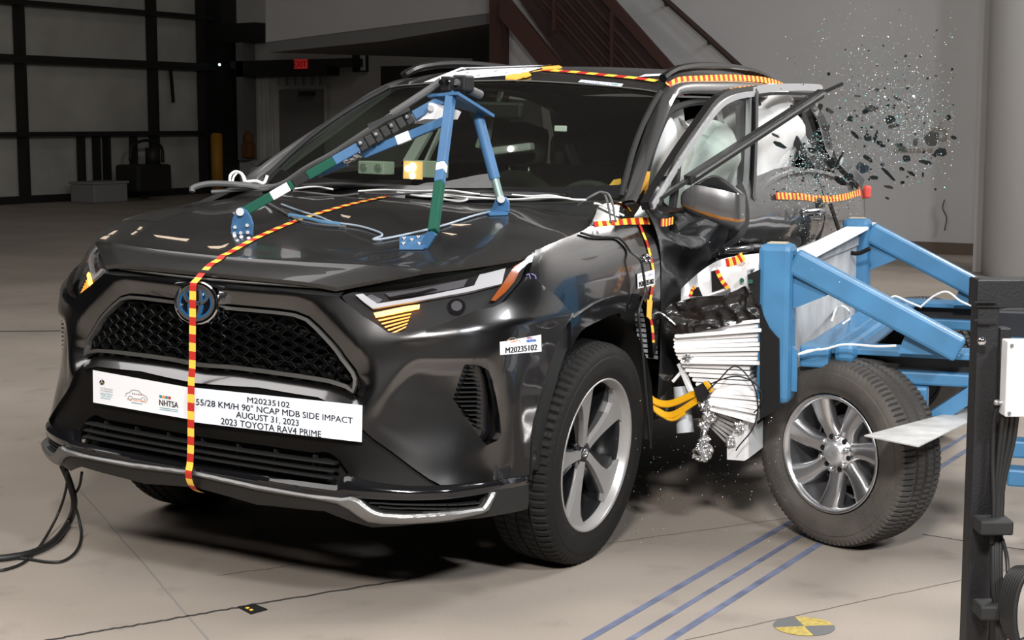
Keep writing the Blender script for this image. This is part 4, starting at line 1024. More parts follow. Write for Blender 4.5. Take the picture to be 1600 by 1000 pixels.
# rear door: skin, frame
rdoor = empty('rear_door'); rdoor.parent = car; tag(rdoor, 'dented driver side rear door with shattered window')
def crush(p):
    q = SD.ev(p[0]/SD.su, p[1]/SD.sw); k = exp(-((q.x+1.1)/.95)**2)*(1/(1+exp((q.z-.93)/.04)))
    return -.24*k+.012*(1-abs(noise.noise(q*5))*2)*exp(-((q.z-.9)/.2)**2)
rdl = [(-1.16,.30),(-1.16,1.215),(-1.35,1.238),(-1.55,1.262),(-1.75,1.272),(-2.0,1.255),(-1.98,.95),(-1.92,.72),(-1.80,.55),(-1.75,.30)]
obj('door_skin', pmesh(panel(SD, sxz(rdl), (), crush, .03, .03), 'door_skin'), 'sidepaint', rdoor)
cpart('rear_quarter', panel(SD, sxz(qp), (), lambda p: crush(p)*.5, .03, .05), 'sidepaint', 'driver side rear quarter panel')
strip3('belt_trim', [at(1183, 296, y=.895), at(1200, 285, y=.895), at(1222, 273, y=.89), at(1250, 266, y=.885), at(1290, 270, y=.885), at(1335, 288, y=.885)], .014, .02, 'steel', rdoor)
strip3('frame_header', [(1172, 142), (1200, 138), (1240, 136), (1274, 137), (1280, 141)], .030, .03, 'brightm', rdoor, 'bright metal frame header bent outwards')
strip3('frame_seal', [(1180, 149), (1215, 146), (1268, 147)], .012, .02, 'gap', rdoor)
strip3('frame_rear', [(1206, 150), (1222, 178), (1240, 212), (1258, 245), (1268, 262)], .034, .03, 'gap', None, None, qpn)
strip3('frame_rear_edge', [(1219, 150), (1234, 180), (1250, 212), (1266, 244)], .008, .03, 'steel', None, None, lambda x, y: qpn(x, y, .01))
m = MB(); m.prism([qpn(x, y, -.02) for x, y in ((1222, 152), (1262, 152), (1284, 188), (1297, 235), (1318, 262), (1285, 268), (1268, 250))], (0, -.012, -.01)); cpart('quarter_glass', m, 'qglass', 'dark quarter glass')
strip3('rear_pillar', [(1262, 150), (1284, 186), (1300, 238), (1325, 268), (1345, 288)], .05, .03, 'sidepaint', None, None, qpn)
def handle(par, a, b, y, nm='door_handle'):
    A, B = at(*a, y=y), at(*b, y=y-.0); m = MB(); mid = (A+B)/2+V((0, .035, .004))
    m.tube(spline([A, lerp(A, mid, .6)+V((0, .02, 0)), mid, lerp(B, mid, .6)+V((0, .02, 0)), B], 4), .017, 10); h = obj(nm, m, 'chromed', par)
    m = MB(); m.ball((A+B)/2+V((0, -.005, .02)), .05, 12, (1.3, .3, .8)); obj('handle_cup', m, 'gap', h)
handle(fdoor, (1128, 392), (1190, 384), .84); handle(rdoor, (1250, 333), (1306, 326), .925)
m = MB(); q = at(1355, 300, y=.86); m.box(q, (.05, .03, .062), None, .012); cpart('tail_lamp', m, 'redsticker', 'red tail lamp')
# b pillar and pale inner trim, belt
strip3('centre_pillar', [at(1163, 150, y=.66), at(1166, 240, y=.72), at(1170, 330, y=.75)], .09, .05, 'dash')
strip3('seat_belt', [at(1122, 168, y=.62), at(1132, 215, y=.64), at(1143, 262, y=.68), at(1146, 320, y=.70)], .045, .004, 'belt')
strip3('seat_belt', [at(1140, 160, y=.60), at(1148, 205, y=.62), at(1156, 250, y=.66)], .035, .004, 'belt')
# ---- curtain airbag, one inflated cushion with lobes
lob = [((1046, 175), (1054, 330), .50, .10), ((1072, 200), (1075, 335), .54, .14), ((1100, 205), (1105, 335), .55, .16), ((1128, 190), (1128, 330), .55, .05), ((1155, 165), (1160, 320), .57, .03), ((1192, 160), (1190, 300), .58, .11), ((1216, 168), (1218, 285), .56, .13), ((1236, 215), (1238, 270), .54, .02)]
cols = []
tops = spline([at(*a, y=y+.06) for a, b, y, t in lob], 5); bots = spline([at(*b, y=y+.10) for a, b, y, t in lob], 5); ths = spline([V((t, 0, 0)) for a, b, y, t in lob], 5)
def bagside(sg):
    r = []
    for k in range(13):
        t = k/12; e = sqrt(max(0, 1-(2*t-1)**4))
        r.append([lerp(a, b, t)+V((0, sg*h.x*e*(.75+.25*sin(6*t))+.012*noise.noise(V((i*.6, t*6, sg))), 0)) for i, (a, b, h) in enumerate(zip(tops, bots, ths))])
    return r
m = MB(); m.grid(bagside(1), True); m.grid(bagside(-1), True); cpart('curtain_airbag', m, 'airbag', 'inflated white curtain airbag')
def bag(nm, c, y, rx, rz, ry, lab=None):
    q = at(*c, y=y); m = MB(); n = 20; rows = []
    for i in range(13):
        t = pi*i/12; rr = []
        for j in range(n):
            a = 2*pi*j/n; d = V((sin(t)*cos(a), sin(t)*sin(a), cos(t))); k = 1+.07*noise.noise(d*1.7+V((c[0], c[1], 0))*.01)
            d = V([abs(x)**.8*(1 if x > 0 else -1) for x in d]); rr.append(q+V((d.x*rx, d.y*ry, d.z*rz))*k)
        rows.append(rr)
    m.grid(rows, True, closed=True); cpart(nm, m, 'airbag', lab)
bag('side_airbag', (1098, 262), .60, .22, .20, .12, 'rounded white airbag inside the front door glass')
bag('side_airbag', (1205, 215), .66, .15, .23, .09, 'rounded white airbag at the rear door window')
bag('airbag_fold', (1046, 192), .55, .08, .10, .05); bag('airbag_fold', (1034, 240), .62, .09, .15, .05)
# ---- door mirrors
def mirror_at(pt, par, left=True):
    T_ = [(1063,311),(1068,301),(1078,292),(1092,284),(1104,277),(1112,274),(1122,275),(1133,281),(1146,291),(1158,300),(1164,306)]
    U_ = [(1064,314),(1069,305),(1078,296),(1092,289.5),(1104,291),(1112,292.5),(1122,294.5),(1133,297),(1146,300),(1158,303.5),(1164.5,307)]
    L1 = [(1064,315),(1069,318),(1078,321),(1092,327),(1104,330),(1112,332),(1122,335),(1133,338),(1146,340),(1158,342),(1164.5,341)]
    L2 = [(1064,316),(1069,320),(1078,324),(1092,330),(1104,334),(1112,337),(1122,340),(1133,343),(1146,345),(1158,346.5),(1164,345)]
    B_ = [(1065,317),(1070,324),(1078,331),(1092,337),(1104,342),(1112,346),(1122,350),(1133,355),(1146,359.5),(1153,360),(1162,350)]
    n = (V(camcar)-pt).normalized(); n = (n+V((.6, 0, 0))).normalized()
    def P(q, s, r):
        d = .085*sqrt(max(0, 1-abs(2*s-1)**4))*sqrt(max(0, 1-abs(2*r-1)**3)); return atplane(q[0], q[1], pt, n)+n*d
    bands = [(T_, U_, 0, .26, 'gloss', 'mirror_cap'), (U_, L1, .26, .70, 'sidepaint', 'mirror_shell'), (L1, L2, .70, .78, 'mirlit', 'mirror_signal'), (L2, B_, .78, 1, 'armgrey', 'mirror_base')]
    for A, B, ra, rb, mt, nm in bands:
        m = MB(); rows = []
        for k in range(7):
            t = k/6; r = ra+(rb-ra)*t
            rows.append(spline([P((A[i][0]*(1-t)+B[i][0]*t, A[i][1]*(1-t)+B[i][1]*t), i/10, r) for i in range(11)], 3))
        m.grid(rows, True)
        obj(nm, m if left else mirrored(m), mt, par)
    m = MB(); ol = [atplane(q[0], q[1], pt, n) for q in T_+B_[::-1]]; m.prism(ol, -n*.03); obj('mirror_back', m if left else mirrored(m), 'plastic', par)
    m = MB(); a, b = at(1050, 352, y=.86), atplane(1082, 330, pt, n)-n*.02; m.tube([a, lerp(a, b, .5), b], [.035, .032, .04], 10); obj('mirror_arm', m if left else mirrored(m), 'armgrey', par)
camcar = w2c(CP)
mr = empty('door_mirror'); mr.parent = car; tag(mr, 'driver side door mirror'); mirror_at(V((-.68, 1.0, 1.12)), mr)
mr = empty('door_mirror'); mr.parent = car; tag(mr, 'passenger side door mirror'); mirror_at(V((-.68, 1.0, 1.12)), mr, False)
# ---- wheels
MC = Matrix.Translation(c2w((0, 0, 0))) @ RC.to_4x4(); MCI = MC.inverted()
def car_wheel(loc, camber, steer, left):
    w = empty('road_wheel'); w.parent = car
    rot = Matrix.Rotation(radians(steer), 4, 'Z') @ Matrix.Rotation(radians(-camber if left else camber), 4, 'X')
    if not left: rot = rot @ Matrix.Rotation(pi, 4, 'Z')
    w.matrix_basis = MCI @ (Matrix.Translation(V(loc)) @ rot)
    return w
def tyre_profile(R, W, rb):
    h = W/2; s = R-rb
    return [(h*.72, rb-.004), (h*.90, rb+.006), (h*.955, rb+s*.22), (h*.975, rb+s*.25), (h*.985, rb+s*.38), (h*1.0, rb+s*.52), (h*.985, rb+s*.64), (h*.965, rb+s*.66), (h*.955, rb+s*.74), (h*.92, R-.022), (h*.86, R-.009), (h*.66, R-.001), (h*.50, R), (h*.46, R), (h*.44, R-.008), (h*.38, R-.008), (h*.36, R+.001), (h*.08, R+.002), (h*.06, R-.008), (-h*.06, R-.008), (-h*.08, R+.002), (-h*.36, R+.001), (-h*.38, R-.008), (-h*.44, R-.008), (-h*.46, R), (-h*.50, R), (-h*.66, R-.001), (-h*.80, R-.006), (-h*.88, R-.016), (-h*.965, rb+s*.74), (-h, rb+s*.52), (-h*.97, rb+s*.3), (-h*.9, rb+.006), (-h*.72, rb-.004)]
def tyre_mesh(R, W, rb, n=320, mt=True):
    pr = tyre_profile(R, W, rb)
    def rf(j, i):
        if 10 <= i <= 12 or 25 <= i <= 27: return -.008 if j % 4 == 0 else 0
        if i in (16, 17, 20, 21) and (j+i) % 4 == 0: return -.007
        return 0
    m = MB(); m.lathe(pr, (0, 0, 0), (0, 1, 0), n, (0, 0, 1), True, rf)
    if mt:
        k = len(pr)
        for f in range(len(m.f)):
            i = f % k
            if 10 <= i <= 26: m.m[f] = 1
    return m.mesh('tyre', auto=radians(35))
def rtext(s, ang, r, size, y, par, mt, rotdir=1):
    vs, fs = textmesh(s, size, 'CENTER', .001); m = MB(); out = []
    for x, t in vs:
        a = radians(ang)-x/r*rotdir; q = r+t; out.append(V((-cos(a)*q, y, sin(a)*q)))
    m.add(out, fs); obj('tyre_lettering', m, mt, par)
ty = tyre_mesh(.370, .235, .250)
for mm in ('rubber', 'rubber'): ty.materials.append(M[mm])
def rim_car(w):
    e = empty('rim'); e.parent = w
    t = obj('tyre', ty, None, w)
    # the finished lip and barrel
    m = MB(); m.lathe([(.088, .254), (.106, .2565), (.109, .2525), (.100, .2465), (.070, .238)], (0, 0, 0), (0, 1, 0), 64); obj('rim_lip', m, 'rim', w)
    m = MB(); m.lathe([(.070, .238), (.05, .232), (-.08, .22), (-.085, .05), (-.085, .01)], (0, 0, 0), (0, 1, 0), 48); obj('rim_barrel', m, 'rimk', w)
    m = MB(); m.lathe([(-.03, .165), (-.015, .165), (-.015, .08), (.01, .075), (.012, .0)], (0, 0, 0), (0, 1, 0), 40); obj('brake_disc', m, 'rimd', w)
    face = [(.030, -.013), (.06, -.016), (.10, -.024), (.14, -.036), (.18, -.050), (.21, -.062), (.226, -.098), (.2335, -.100), (.2435, -.065), (.2515, 0), (.2465, .052), (.236, .090), (.229, .088), (.224, .050), (.205, .024), (.17, .012), (.13, .008), (.08, .010), (.030, .014)]
    body = [(.02, -.022), (.09, -.030), (.15, -.048), (.20, -.070), (.225, -.108), (.232, -.100), (.248, .0), (.233, .098), (.222, .086), (.195, .066), (.15, .050), (.10, .038), (.02, .024)]
    for k in range(5):
        a = radians(111+72*k)
        def pl(r, s, y): return V((-(cos(a)*r-sin(a)*s), y, sin(a)*r+cos(a)*s))
        yy = lambda r: .074-.022*(1-min(1, r/.25))**1.2
        m = MB(); n = len(face); top = [pl(r, s, yy(r)+.006) for r, s in face]; bot = [pl(r, s, yy(r)-.02) for r, s in face]
        m.add(top+bot, [list(range(n))]+[(i, (i+1) % n, n+(i+1) % n, n+i) for i in range(n)]); sp = obj('spoke', m, 'rim', w, 'machined spoke face')
        m = MB(); n = len(body); top = [pl(r, s, yy(r)-.012) for r, s in body]; bot = [pl(r, s, yy(r)-.05) for r, s in body]
        m.add(top+bot, [list(range(n))]+[(i, (i+1) % n, n+(i+1) % n, n+i) for i in range(n)]); obj('spoke_pocket', m, 'rimk', w, 'dark spoke side')
        b = a+radians(36); q = V((-cos(b)*.052, .052, sin(b)*.052)); m = MB(); m.cyl(q-V((0, .03, 0)), q, .010, 6); obj('wheel_nut', m, 'rimk', w)
    m = MB(); m.cyl((0, 0, 0), (0, .052, 0), .040, 24); m.cyl((0, .05, 0), (0, .060, 0), .029, 24, .026); obj('hub_cap', m, 'rimd', w)
    m = MB()
    for rx, rz, cz in ((.018, .013, 0), (.011, .006, .005), (.005, .013, 0)): m.tube([V((cos(t)*rx, .0605, cz+sin(t)*rz)) for t in [2*pi*i/24 for i in range(25)]], .0018, 5)
    obj('hub_emblem', m, 'chrome', w)
    bpy.data.objects.remove(e)
wl = car_wheel((0.0, .800, .3705), 5.0, 1.5, True); rim_car(wl); tag(wl, 'driver side front wheel, two tone five spoke rim')
wr = car_wheel((0.02, -.795, .3695), 1.5, 1.5, False); rim_car(wr); tag(wr, 'passenger side front wheel')
wb = car_wheel((-2.2, .76, .3695), 0, 0, True); rim_car(wb); tag(wb, 'driver side rear wheel behind the barrier')
wc = car_wheel((-2.2, -.795, .3695), 0, 0, False); rim_car(wc); tag(wc, 'passenger side rear wheel')
# wheel wells
for sg in (1, -1):
    m = MB(); rows = []
    for k in range(15):
        a = pi*k/14*1.08-.12; rows.append([V((cos(a)*.425, sg*y, .38+sin(a)*.425)) for y in (.50, .70, .905)])
    m.grid(rows, True); m.add([V((cos(a)*.43, sg*.52, .38+sin(a)*.43)) for a in [pi*k/14*1.08-.12 for k in range(15)]], [list(range(15))]); cpart('wheel_liner', m, 'gap')
m = MB(); m.cyl((0, .70, .38), (0, -.70, .38), .045, 12); m.box((0, 0, .27), (.5, 1.2, .08)); m.box((-1.3, 0, .30), (2.2, 1.1, .06)); cpart('underbody', m, 'dark')
# finned liner at the rear edge of the arch
for k in range(10):
    a, b = at(1002+k*.8, 484+k*8.0, y=.885), at(1012+k*.6, 486+k*8.0, y=.875); m = MB(); m.bar(a, b, .05, .012); cpart('liner_fin', m, 'fin')
# ================================================================ tapes, labels and stickers on the car
def roofhit(x, y, off=.004):
    o, d = cray(x, y); h = RFB.ray_cast(o, d)
    if h[0] is None: h = (atplane(x, y, (-1.1, 0, 1.62), (.35, 0, 1)), V((.3, 0, 1)))
    n = h[1] if h[1].dot(d) < 0 else -h[1]
    return h[0]+n*off
def stripe(name, pts, width, piece, side=(0, 1, 0), first=0, th=.0012, mats=('red', 'yellow'), lab=None):
    """banded tape along a path: bands of equal length in two colours"""
    P = [V(p) for p in pts]; L = [0]
    for a, b in zip(P, P[1:]): L.append(L[-1]+(b-a).length)
    def atl(s):
        for i in range(len(P)-1):
            if s <= L[i+1] or i == len(P)-2:
                t = (s-L[i])/max(1e-9, L[i+1]-L[i]); return P[i]+(P[i+1]-P[i])*t
    m = MB(); k = 0; s = 0; sd = V(side).normalized()
    while s < L[-1]-1e-4:
        e = min(L[-1], s+piece); m.mi = (k+first) % 2; st_ = [s+(e-s)*i/3 for i in range(4)]
        w = [sd*width/2 if not callable(side) else side(q)*width/2 for q in st_]
        m.grid([[atl(q)+ww for q, ww in zip(st_, w)], [atl(q)-ww for q, ww in zip(st_, w)]], False)
        s = e; k += 1
    return obj(name, m, list(mats), car, lab)
cl = [hoodpt(0, 7-k/8) for k in range(0, 50)]
cl = [V((p.x+.001, 0, p.z+.003)) for p in cl if p.x < .895]
cl += [V(p) for p in ((.900,0,.925),(.918,0,.910),(.934,0,.900),(.938,0,.880),(.938,0,.80),(.938,0,.72),(.938,0,.64),(.942,0,.60),(.943,0,.50),(.942,0,.42),(.945,0,.345),(.953,0,.318),(.944,0,.285),(.925,0,.262),(.895,0,.247))]
cl = spline(cl, 2)
stripe('striped_tape', cl, .0265, .0262, lab='red and yellow striped tape along the centre line')
# roof tapes
stripe('striped_tape', spline([roofhit(*p) for p in ((803,126.5),(815,120),(830,114),(850,111),(880,112.5),(920,116),(960,120),(1000,124),(1026,128))], 3), .042, .045, (1, 0, -.22), lab='striped tape across the roof')
stripe('striped_tape', spline([V((x, y, z)) for x, y, z in ((-1.03,.628,1.574),(-1.12,.632,1.597),(-1.3,.640,1.610),(-1.5,.642,1.622),(-1.7,.644,1.630),(-1.95,.642,1.632),(-2.15,.632,1.624),(-2.28,.620,1.610))], 4), .026, .024, (0, -.25, 1), lab='striped tape along the roof edge')
stripe('striped_tape', spline([roofhit(1037,120,.004), V((-1.02,.625,1.578)), V((-1.04,.655,1.555)), V((-1.06,.672,1.535))], 3), .024, .03, (1, 0, 0))
for pts in (((790,122),(803,119),(815,119),(816,124),(804,127),(790,126)), ((815,117),(826,116),(830,120),(822,123),(814,123)), ((846,108),(873,106),(878,108),(870,110),(848,111))):
    m = MB(); m.prism([roofhit(*p) for p in pts], (0, 0, .006)); cpart('putty_patch', m, 'orange', 'orange putty patch')
# fender tapes
def fbp(pts, off=.003): return spline([fbhit(*p, off)[0] for p in pts], 3)
stripe('striped_tape', fbp([(928,353),(945,351),(965,349),(985,347),(1002,346),(1014,346)]), .024, .025, (0, -.3, 1), lab='striped tape across the fender top')
stripe('striped_tape', [dp(1020, 347, .03), dp(1034, 347, .02), dp(1048, 344, .01)], .026, .018, (0, 0, 1))
stripe('striped_tape', fbp([(956,317.5),(968,317.5),(978,322),(985,331)]), .02, .026, (1, .2, .2))
stripe('striped_tape', fbp([(999,352),(1004,365),(1010,380),(1014,395),(1018,412),(1020,430),(1018,450),(1015,470),(1014,490),(1018,510),(1020,535)]), .020, .028, (1, 0, .1), lab='striped tape down the fender edge')
rt = [at(1212,306,y=.925), at(1250,307,y=.925), at(1285,311,y=.925), at(1318,308,y=.92), at(1345,300,y=.89)]
stripe('striped_tape', spline(rt, 3), .028, .022, (0, -.2, 1), lab='striped tape on the rear flank')
m = MB(); m.prism([fbhit(*p, .003)[0] for p in ((1010,468),(1017,470),(1014,500),(1009,495))], (0, .004, 0)); cpart('putty_patch', m, 'orange')
m = MB(); m.prism([at(*p, y=.80) for p in ((986,318),(1010,268),(1016,268),(1012,300),(996,322))], (0, -.01, 0)); cpart('door_edge_tape', m, 'orange', 'orange tape inside the door opening')
# ---- flat labels: a grid of points on the body
class Decal:
    def __init__(s, name, tl, tr, br, bl, hit, off, mt, par=None, lab=None, n=(16, 6), bow=0):
        s.n = n; s.c = (tl, tr, br, bl); s.G = []
        for j in range(n[1]+1):
            r = []
            for i in range(n[0]+1):
                a, b = i/n[0], j/n[1]
                x = (tl[0]*(1-a)+tr[0]*a)*(1-b)+(bl[0]*(1-a)+br[0]*a)*b; y = (tl[1]*(1-a)+tr[1]*a)*(1-b)+(bl[1]*(1-a)+br[1]*a)*b
                r.append(hit(x, y, off))
            s.G.append(r)
        m = MB(); m.grid(s.G, True); m2 = [[p-V((.002, 0, 0)) for p in r] for r in s.G]; s.o = obj(name, m, mt, par or car, lab)
        nn = (s.G[0][-1]-s.G[0][0]).cross(s.G[-1][0]-s.G[0][0]).normalized(); s.nn = nn if nn.dot(camcar-s.G[0][0]) > 0 else -nn
    def pt(s, x, y, h=.0012):
        tl, tr, br, bl = s.c      # invert the bilinear map by iteration
        a, b = .5, .5
        for _ in range(8):
            fx_ = (tl[0]*(1-a)+tr[0]*a)*(1-b)+(bl[0]*(1-a)+br[0]*a)*b-x; fy_ = (tl[1]*(1-a)+tr[1]*a)*(1-b)+(bl[1]*(1-a)+br[1]*a)*b-y
            ux = (tr[0]-tl[0])*(1-b)+(br[0]-bl[0])*b; uy = (tr[1]-tl[1])*(1-b)+(br[1]-bl[1])*b
            vx = (bl[0]-tl[0])*(1-a)+(br[0]-tr[0])*a; vy = (bl[1]-tl[1])*(1-a)+(br[1]-tr[1])*a
            D = ux*vy-uy*vx; a -= (fx_*vy-fy_*vx)/D; b -= (ux*fy_-uy*fx_)/D
        i = max(0, min(s.n[0]-1, int(a*s.n[0]))); j = max(0, min(s.n[1]-1, int(b*s.n[1]))); t, u = a*s.n[0]-i, b*s.n[1]-j
        g = s.G; return (g[j][i]*(1-t)+g[j][i+1]*t)*(1-u)+(g[j+1][i]*(1-t)+g[j+1][i+1]*t)*u+s.nn*h
    def text(s, txt, a, b, cap, mt='black', bold=.0, name='lettering', slant=0):
        vs, fs = textmesh(txt, 1, 'LEFT', 0); x0, x1 = min(v[0] for v in vs), max(v[0] for v in vs); ch = max(v[1] for v in vs) if len(txt) > 0 else 1
        out = []
        for x, y in vs:
            t = (x-x0)/(x1-x0); q = y/ch*cap; out.append(s.pt(a[0]+(b[0]-a[0])*t+q*slant, a[1]+(b[1]-a[1])*t-q))
        m = MB(); m.add(out, fs)
        if bold:        # heavier stroke: a second impression shifted sideways
            e = (s.pt(b[0], b[1])-s.pt(a[0], a[1])).normalized()*bold*.09; m.add([q+e*k+s.nn*.0003 for k in (1,) for q in out], fs); m.add([q-e-s.nn*.0003 for q in out], fs)
        return obj(name, m, mt, s.o)
    def poly(s, pts, mt, name='print', h=.001): m = MB(); m.add([s.pt(x, y, h) for x, y in pts], [list(range(len(pts)))]); return obj(name, m, mt, s.o)
    def line(s, pts, w, mt, name='print', closed=False):
        m = MB(); k = len(pts)
        for i in range(k if closed else k-1):
            (x0, y0), (x1, y1) = pts[i], pts[(i+1) % k]; L = hypot(x1-x0, y1-y0) or 1; nx, ny = -(y1-y0)/L*w/2, (x1-x0)/L*w/2
            m.add([s.pt(x0+nx, y0+ny), s.pt(x1+nx, y1+ny), s.pt(x1-nx, y1-ny), s.pt(x0-nx, y0-ny)], [(0, 1, 2, 3)])
        return obj(name, m, mt, s.o)
M['ink_teal'] = mat('teal_ink', (.03, .25, .33), .6); M['ink_orange'] = mat('orange_ink', (.85, .32, .03), .6); M['ink_grey'] = mat('grey_ink', (.22, .24, .26), .6); M['ink_red'] = mat('red_ink', (.5, .05, .03), .6); M['ink_violet'] = mat('violet_ink', (.35, .3, .75), .6); M['ink_blue'] = mat('blue_ink', (.05, .15, .5), .6)
fbh = lambda x, y, o: fbhit(x, y, o)[0]
# banner under the grille: left and right sheets, upper edge catching the light
bn2 = Decal('banner', (147.5, 578), (304, 606), (304, 656), (148, 628.5), fbh, .006, 'white', None, 'white printed banner under the grille, left sheet', (14, 6))
bn = Decal('banner', (302, 604.5), (567, 633), (566, 690.5), (302, 659), fbh, .007, 'whiteb', None, 'white printed banner under the grille, right sheet', (20, 6))
bn.text('M20235102', (389, 628), (455, 636.5), 8.6, bold=.006)
bn.text('55/28 KM/H 90° NCAP MDB SIDE IMPACT', (309, 631.5), (552.5, 661.5), 10, bold=.006)
bn.text('AUGUST 31, 2023', (371.5, 651.5), (469, 665), 9.6, bold=.006)
bn.text('2023 TOYOTA RAV4 PRIME', (348, 662), (504, 683), 10, bold=.006)
bn2.text('NHTSA', (251.5, 632.5), (281, 637), 9, bold=.01)
for i, mt in enumerate(('ink_teal', 'ink_orange', 'ink_teal', 'ink_red')): bn2.poly([(251.5+i*4.6, 616.5+i*.7), (255.5+i*4.6, 617.1+i*.7), (255.5+i*4.6, 621.3+i*.7), (251.5+i*4.6, 620.7+i*.7)], mt)
for k, (a, b) in enumerate((((252, 636.2), (281, 640.4)), ((252, 639), (281, 643.2)))): bn2.line([a, b], .8, 'ink_teal')
for k, t in enumerate(('U.S. Department', 'of Transportation')): bn2.text(t, (159.5, 607+k*3.6), (179, 609.8+k*3.6), 2.6, 'ink_grey')
for k, t in enumerate(('National Highway', 'Traffic Safety', 'Administration')): bn2.text(t, (160, 615+k*3.4), (179-k*2, 617.6+k*3.4), 2.6, 'ink_teal')
bn2.poly([(162+4*cos(t), 597+4*sin(t)) for t in [2*pi*i/14 for i in range(14)]], 'black')
for k in range(3): bn2.poly([(162+3*cos(t), 597+3*sin(t)) for t in (k*2.09-1.9, k*2.09-1.3)]+[(162, 597)], ('white', 'yellow', 'white')[k], 'print', .0016)
def carlogo(d, x, y, s, mt='ink_grey'):
    o = [(0, 12), (1, 7), (6, 5), (9, 1), (14, 0), (20, 0.5), (25, 5), (32, 8), (34, 11), (33, 15)]; d.line([(x+a*s, y+(b+a*.13)*s) for a, b in o], .9*s, mt)
    for cx in (7, 27): d.line([(x+(cx+3.2*cos(t))*s, y+(13.5+cx*.13+3.2*sin(t))*s) for t in [2*pi*i/12 for i in range(12)]], .8*s, mt, 'print', True)
    d.line([(x+11*s, y+15*s), (x+23*s, y+16.6*s)], .8*s, mt)
    for i in range(5): d.poly([(x+(11+i*3.2+1.1*cos(t))*s, y+(7.6+i*.45+1.1*sin(t))*s) for t in [2*pi*k/5-.3 for k in range(5)]], 'ink_red' if i in (2, 4) else 'black')
carlogo(bn2, 199, 607, 1.0)
bn2.text('5 Star Safety Ratings', (201, 624.5), (232, 629), 3.2, 'ink_orange'); bn2.line([(208, 628.5), (225, 631)], .8, 'ink_teal')
# fender label
sk = Decal('label_sticker', (780, 527.5), (844, 521), (845, 549), (780.5, 554.5), fbh, .003, 'white', None, 'white identification label on the bumper corner')
sk.text('M20235102', (788.5, 552), (837.5, 546.5), 9, bold=.012); sk.text('NHTSA', (821.5, 535), (836, 533.4), 4.2, 'ink_blue', .02)
for i, mt in enumerate(('ink_red', 'ink_blue', 'ink_orange')): sk.poly([(822+i*3, 527-i*.3), (824.6+i*3, 526.7-i*.3), (824.6+i*3, 529.3-i*.3), (822+i*3, 529.6-i*.3)], mt)
sk.line([(789, 536), (791, 532), (796, 528.5), (803, 528), (807, 531), (811, 533), (811, 535.5)], .9, 'ink_grey'); sk.line([(793, 532), (808, 531.5)], 1, 'ink_orange'); sk.line([(796, 534.5), (805, 533.5)], 1.2, 'ink_red')
s2 = Decal('label_sticker', (994, 428), (1021, 421), (1021.5, 445), (995, 451), fbh, .004, 'white', None, 'white identification label beside the wheel arch')
s2.text('M20235102', (996.5, 448.5), (1019.5, 443), 8, bold=.02); s2.text('NHTSA', (1010.5, 432), (1017.5, 430), 4, 'ink_blue'); s2.line([(997, 434), (1001, 430), (1005, 430), (1008, 432)], .8, 'ink_grey')
# roof labels and the white sheet across the front of the roof
r1_ = Decal('label_sticker', (908, 126), (974, 132.5), (969, 139.5), (901, 131.5), roofhit, .004, 'white', None, 'white identification label on the roof front edge', (8, 3))
r1_.text('M20235102', (909, 131.5), (952, 136.3), 3.6, 'ink_blue'); r1_.line([(955, 133), (966, 134.5)], 1.2, 'ink_teal')
r2_ = Decal('label_sticker', (1008, 117.5), (1038, 116.5), (1032, 119.8), (998, 121.5), roofhit, .004, 'white', None, 'white identification label near the roof rail', (6, 2))
ps = Decal('roof_sheet', (720, 107), (862, 102.8), (812, 117.5), (662, 130), roofhit, .004, 'white', None, 'white printed sheet taped across the roof', (16, 6))
for k in range(3): ps.line([(700+k*45, 124-k*4), (733+k*45, 115-k*3)], 1.0, 'ink_grey')
# scuffs, tape scraps and pale reflections on the hood, drawn as thin tan pieces
def scrap(pts, mt='scrap'): m = MB(); m.prism([hoodhit(*p)+V((0, 0, .0015)) for p in pts], (0, 0, .001)); cpart('hood_mark', m, mt)
M['scrap'] = mat('tan_hood_mark', (.42, .34, .26), .8)
for pts in (((156,374),(163,370),(172,369),(165,375)), ((168,368),(178,362),(184,361),(176,367)), ((204,367),(212,362),(215,363),(207,368)), ((214,360),(219,355),(223,356),(219,360)), ((240,368),(262,370.5),(280,373),(296,374.5),(291,378),(262,374),(244,371)), ((324,386),(345,385.5),(358,381),(352,386.5),(342,389.5),(328,389)), ((532,336),(548,339),(545,342),(534,339)), ((690,351),(705,351),(736,351.5),(720,354)), ((690,364),(714,367),(706,368.5))): scrap(pts)
# hand-written mark near the seam
m = MB(); m.tube([fbh(*p, .002) for p in ((822, 430), (826, 428), (828, 436))], .0012, 4); m.tube([fbh(*p, .002) for p in ((830, 428), (836, 431), (837, 436))], .0012, 4); cpart('ink_mark', m, 'ink_violet')
# fender badge
m = MB(); 
for i, (u, v) in enumerate(((1003, 403), (1008, 399), (1013, 402), (1006, 408), (1012, 408))): m.box(fbh(u, v, .006), (.012, .012, .010), None, .003)
o = cpart('fender_badge', m, 'chrome'); o['kind'] = 'stuff'
# ================================================================ things on the car, in its tilted frame
MCR = RC.to_euler()
def cthing(name, base, label, cat, group=None):
    o = empty(name, c2w(base), MCR, label, cat, group); return o, V(base)
def crel(mb, b): mb.v = [tuple(V(x)-b) for x in mb.v]; return mb
def csolo(name, mb, mt, label, cat, group=None, kind=None):
    c = sum((V(x) for x in mb.v), V((0, 0, 0)))/len(mb.v); c.z = min(x[2] for x in mb.v)
    crel(mb, c); o = obj(name, mb.mesh(name, auto=radians(45)), mt, None, label, cat, group, kind); o.location = c2w(c); o.rotation_euler = MCR; return o
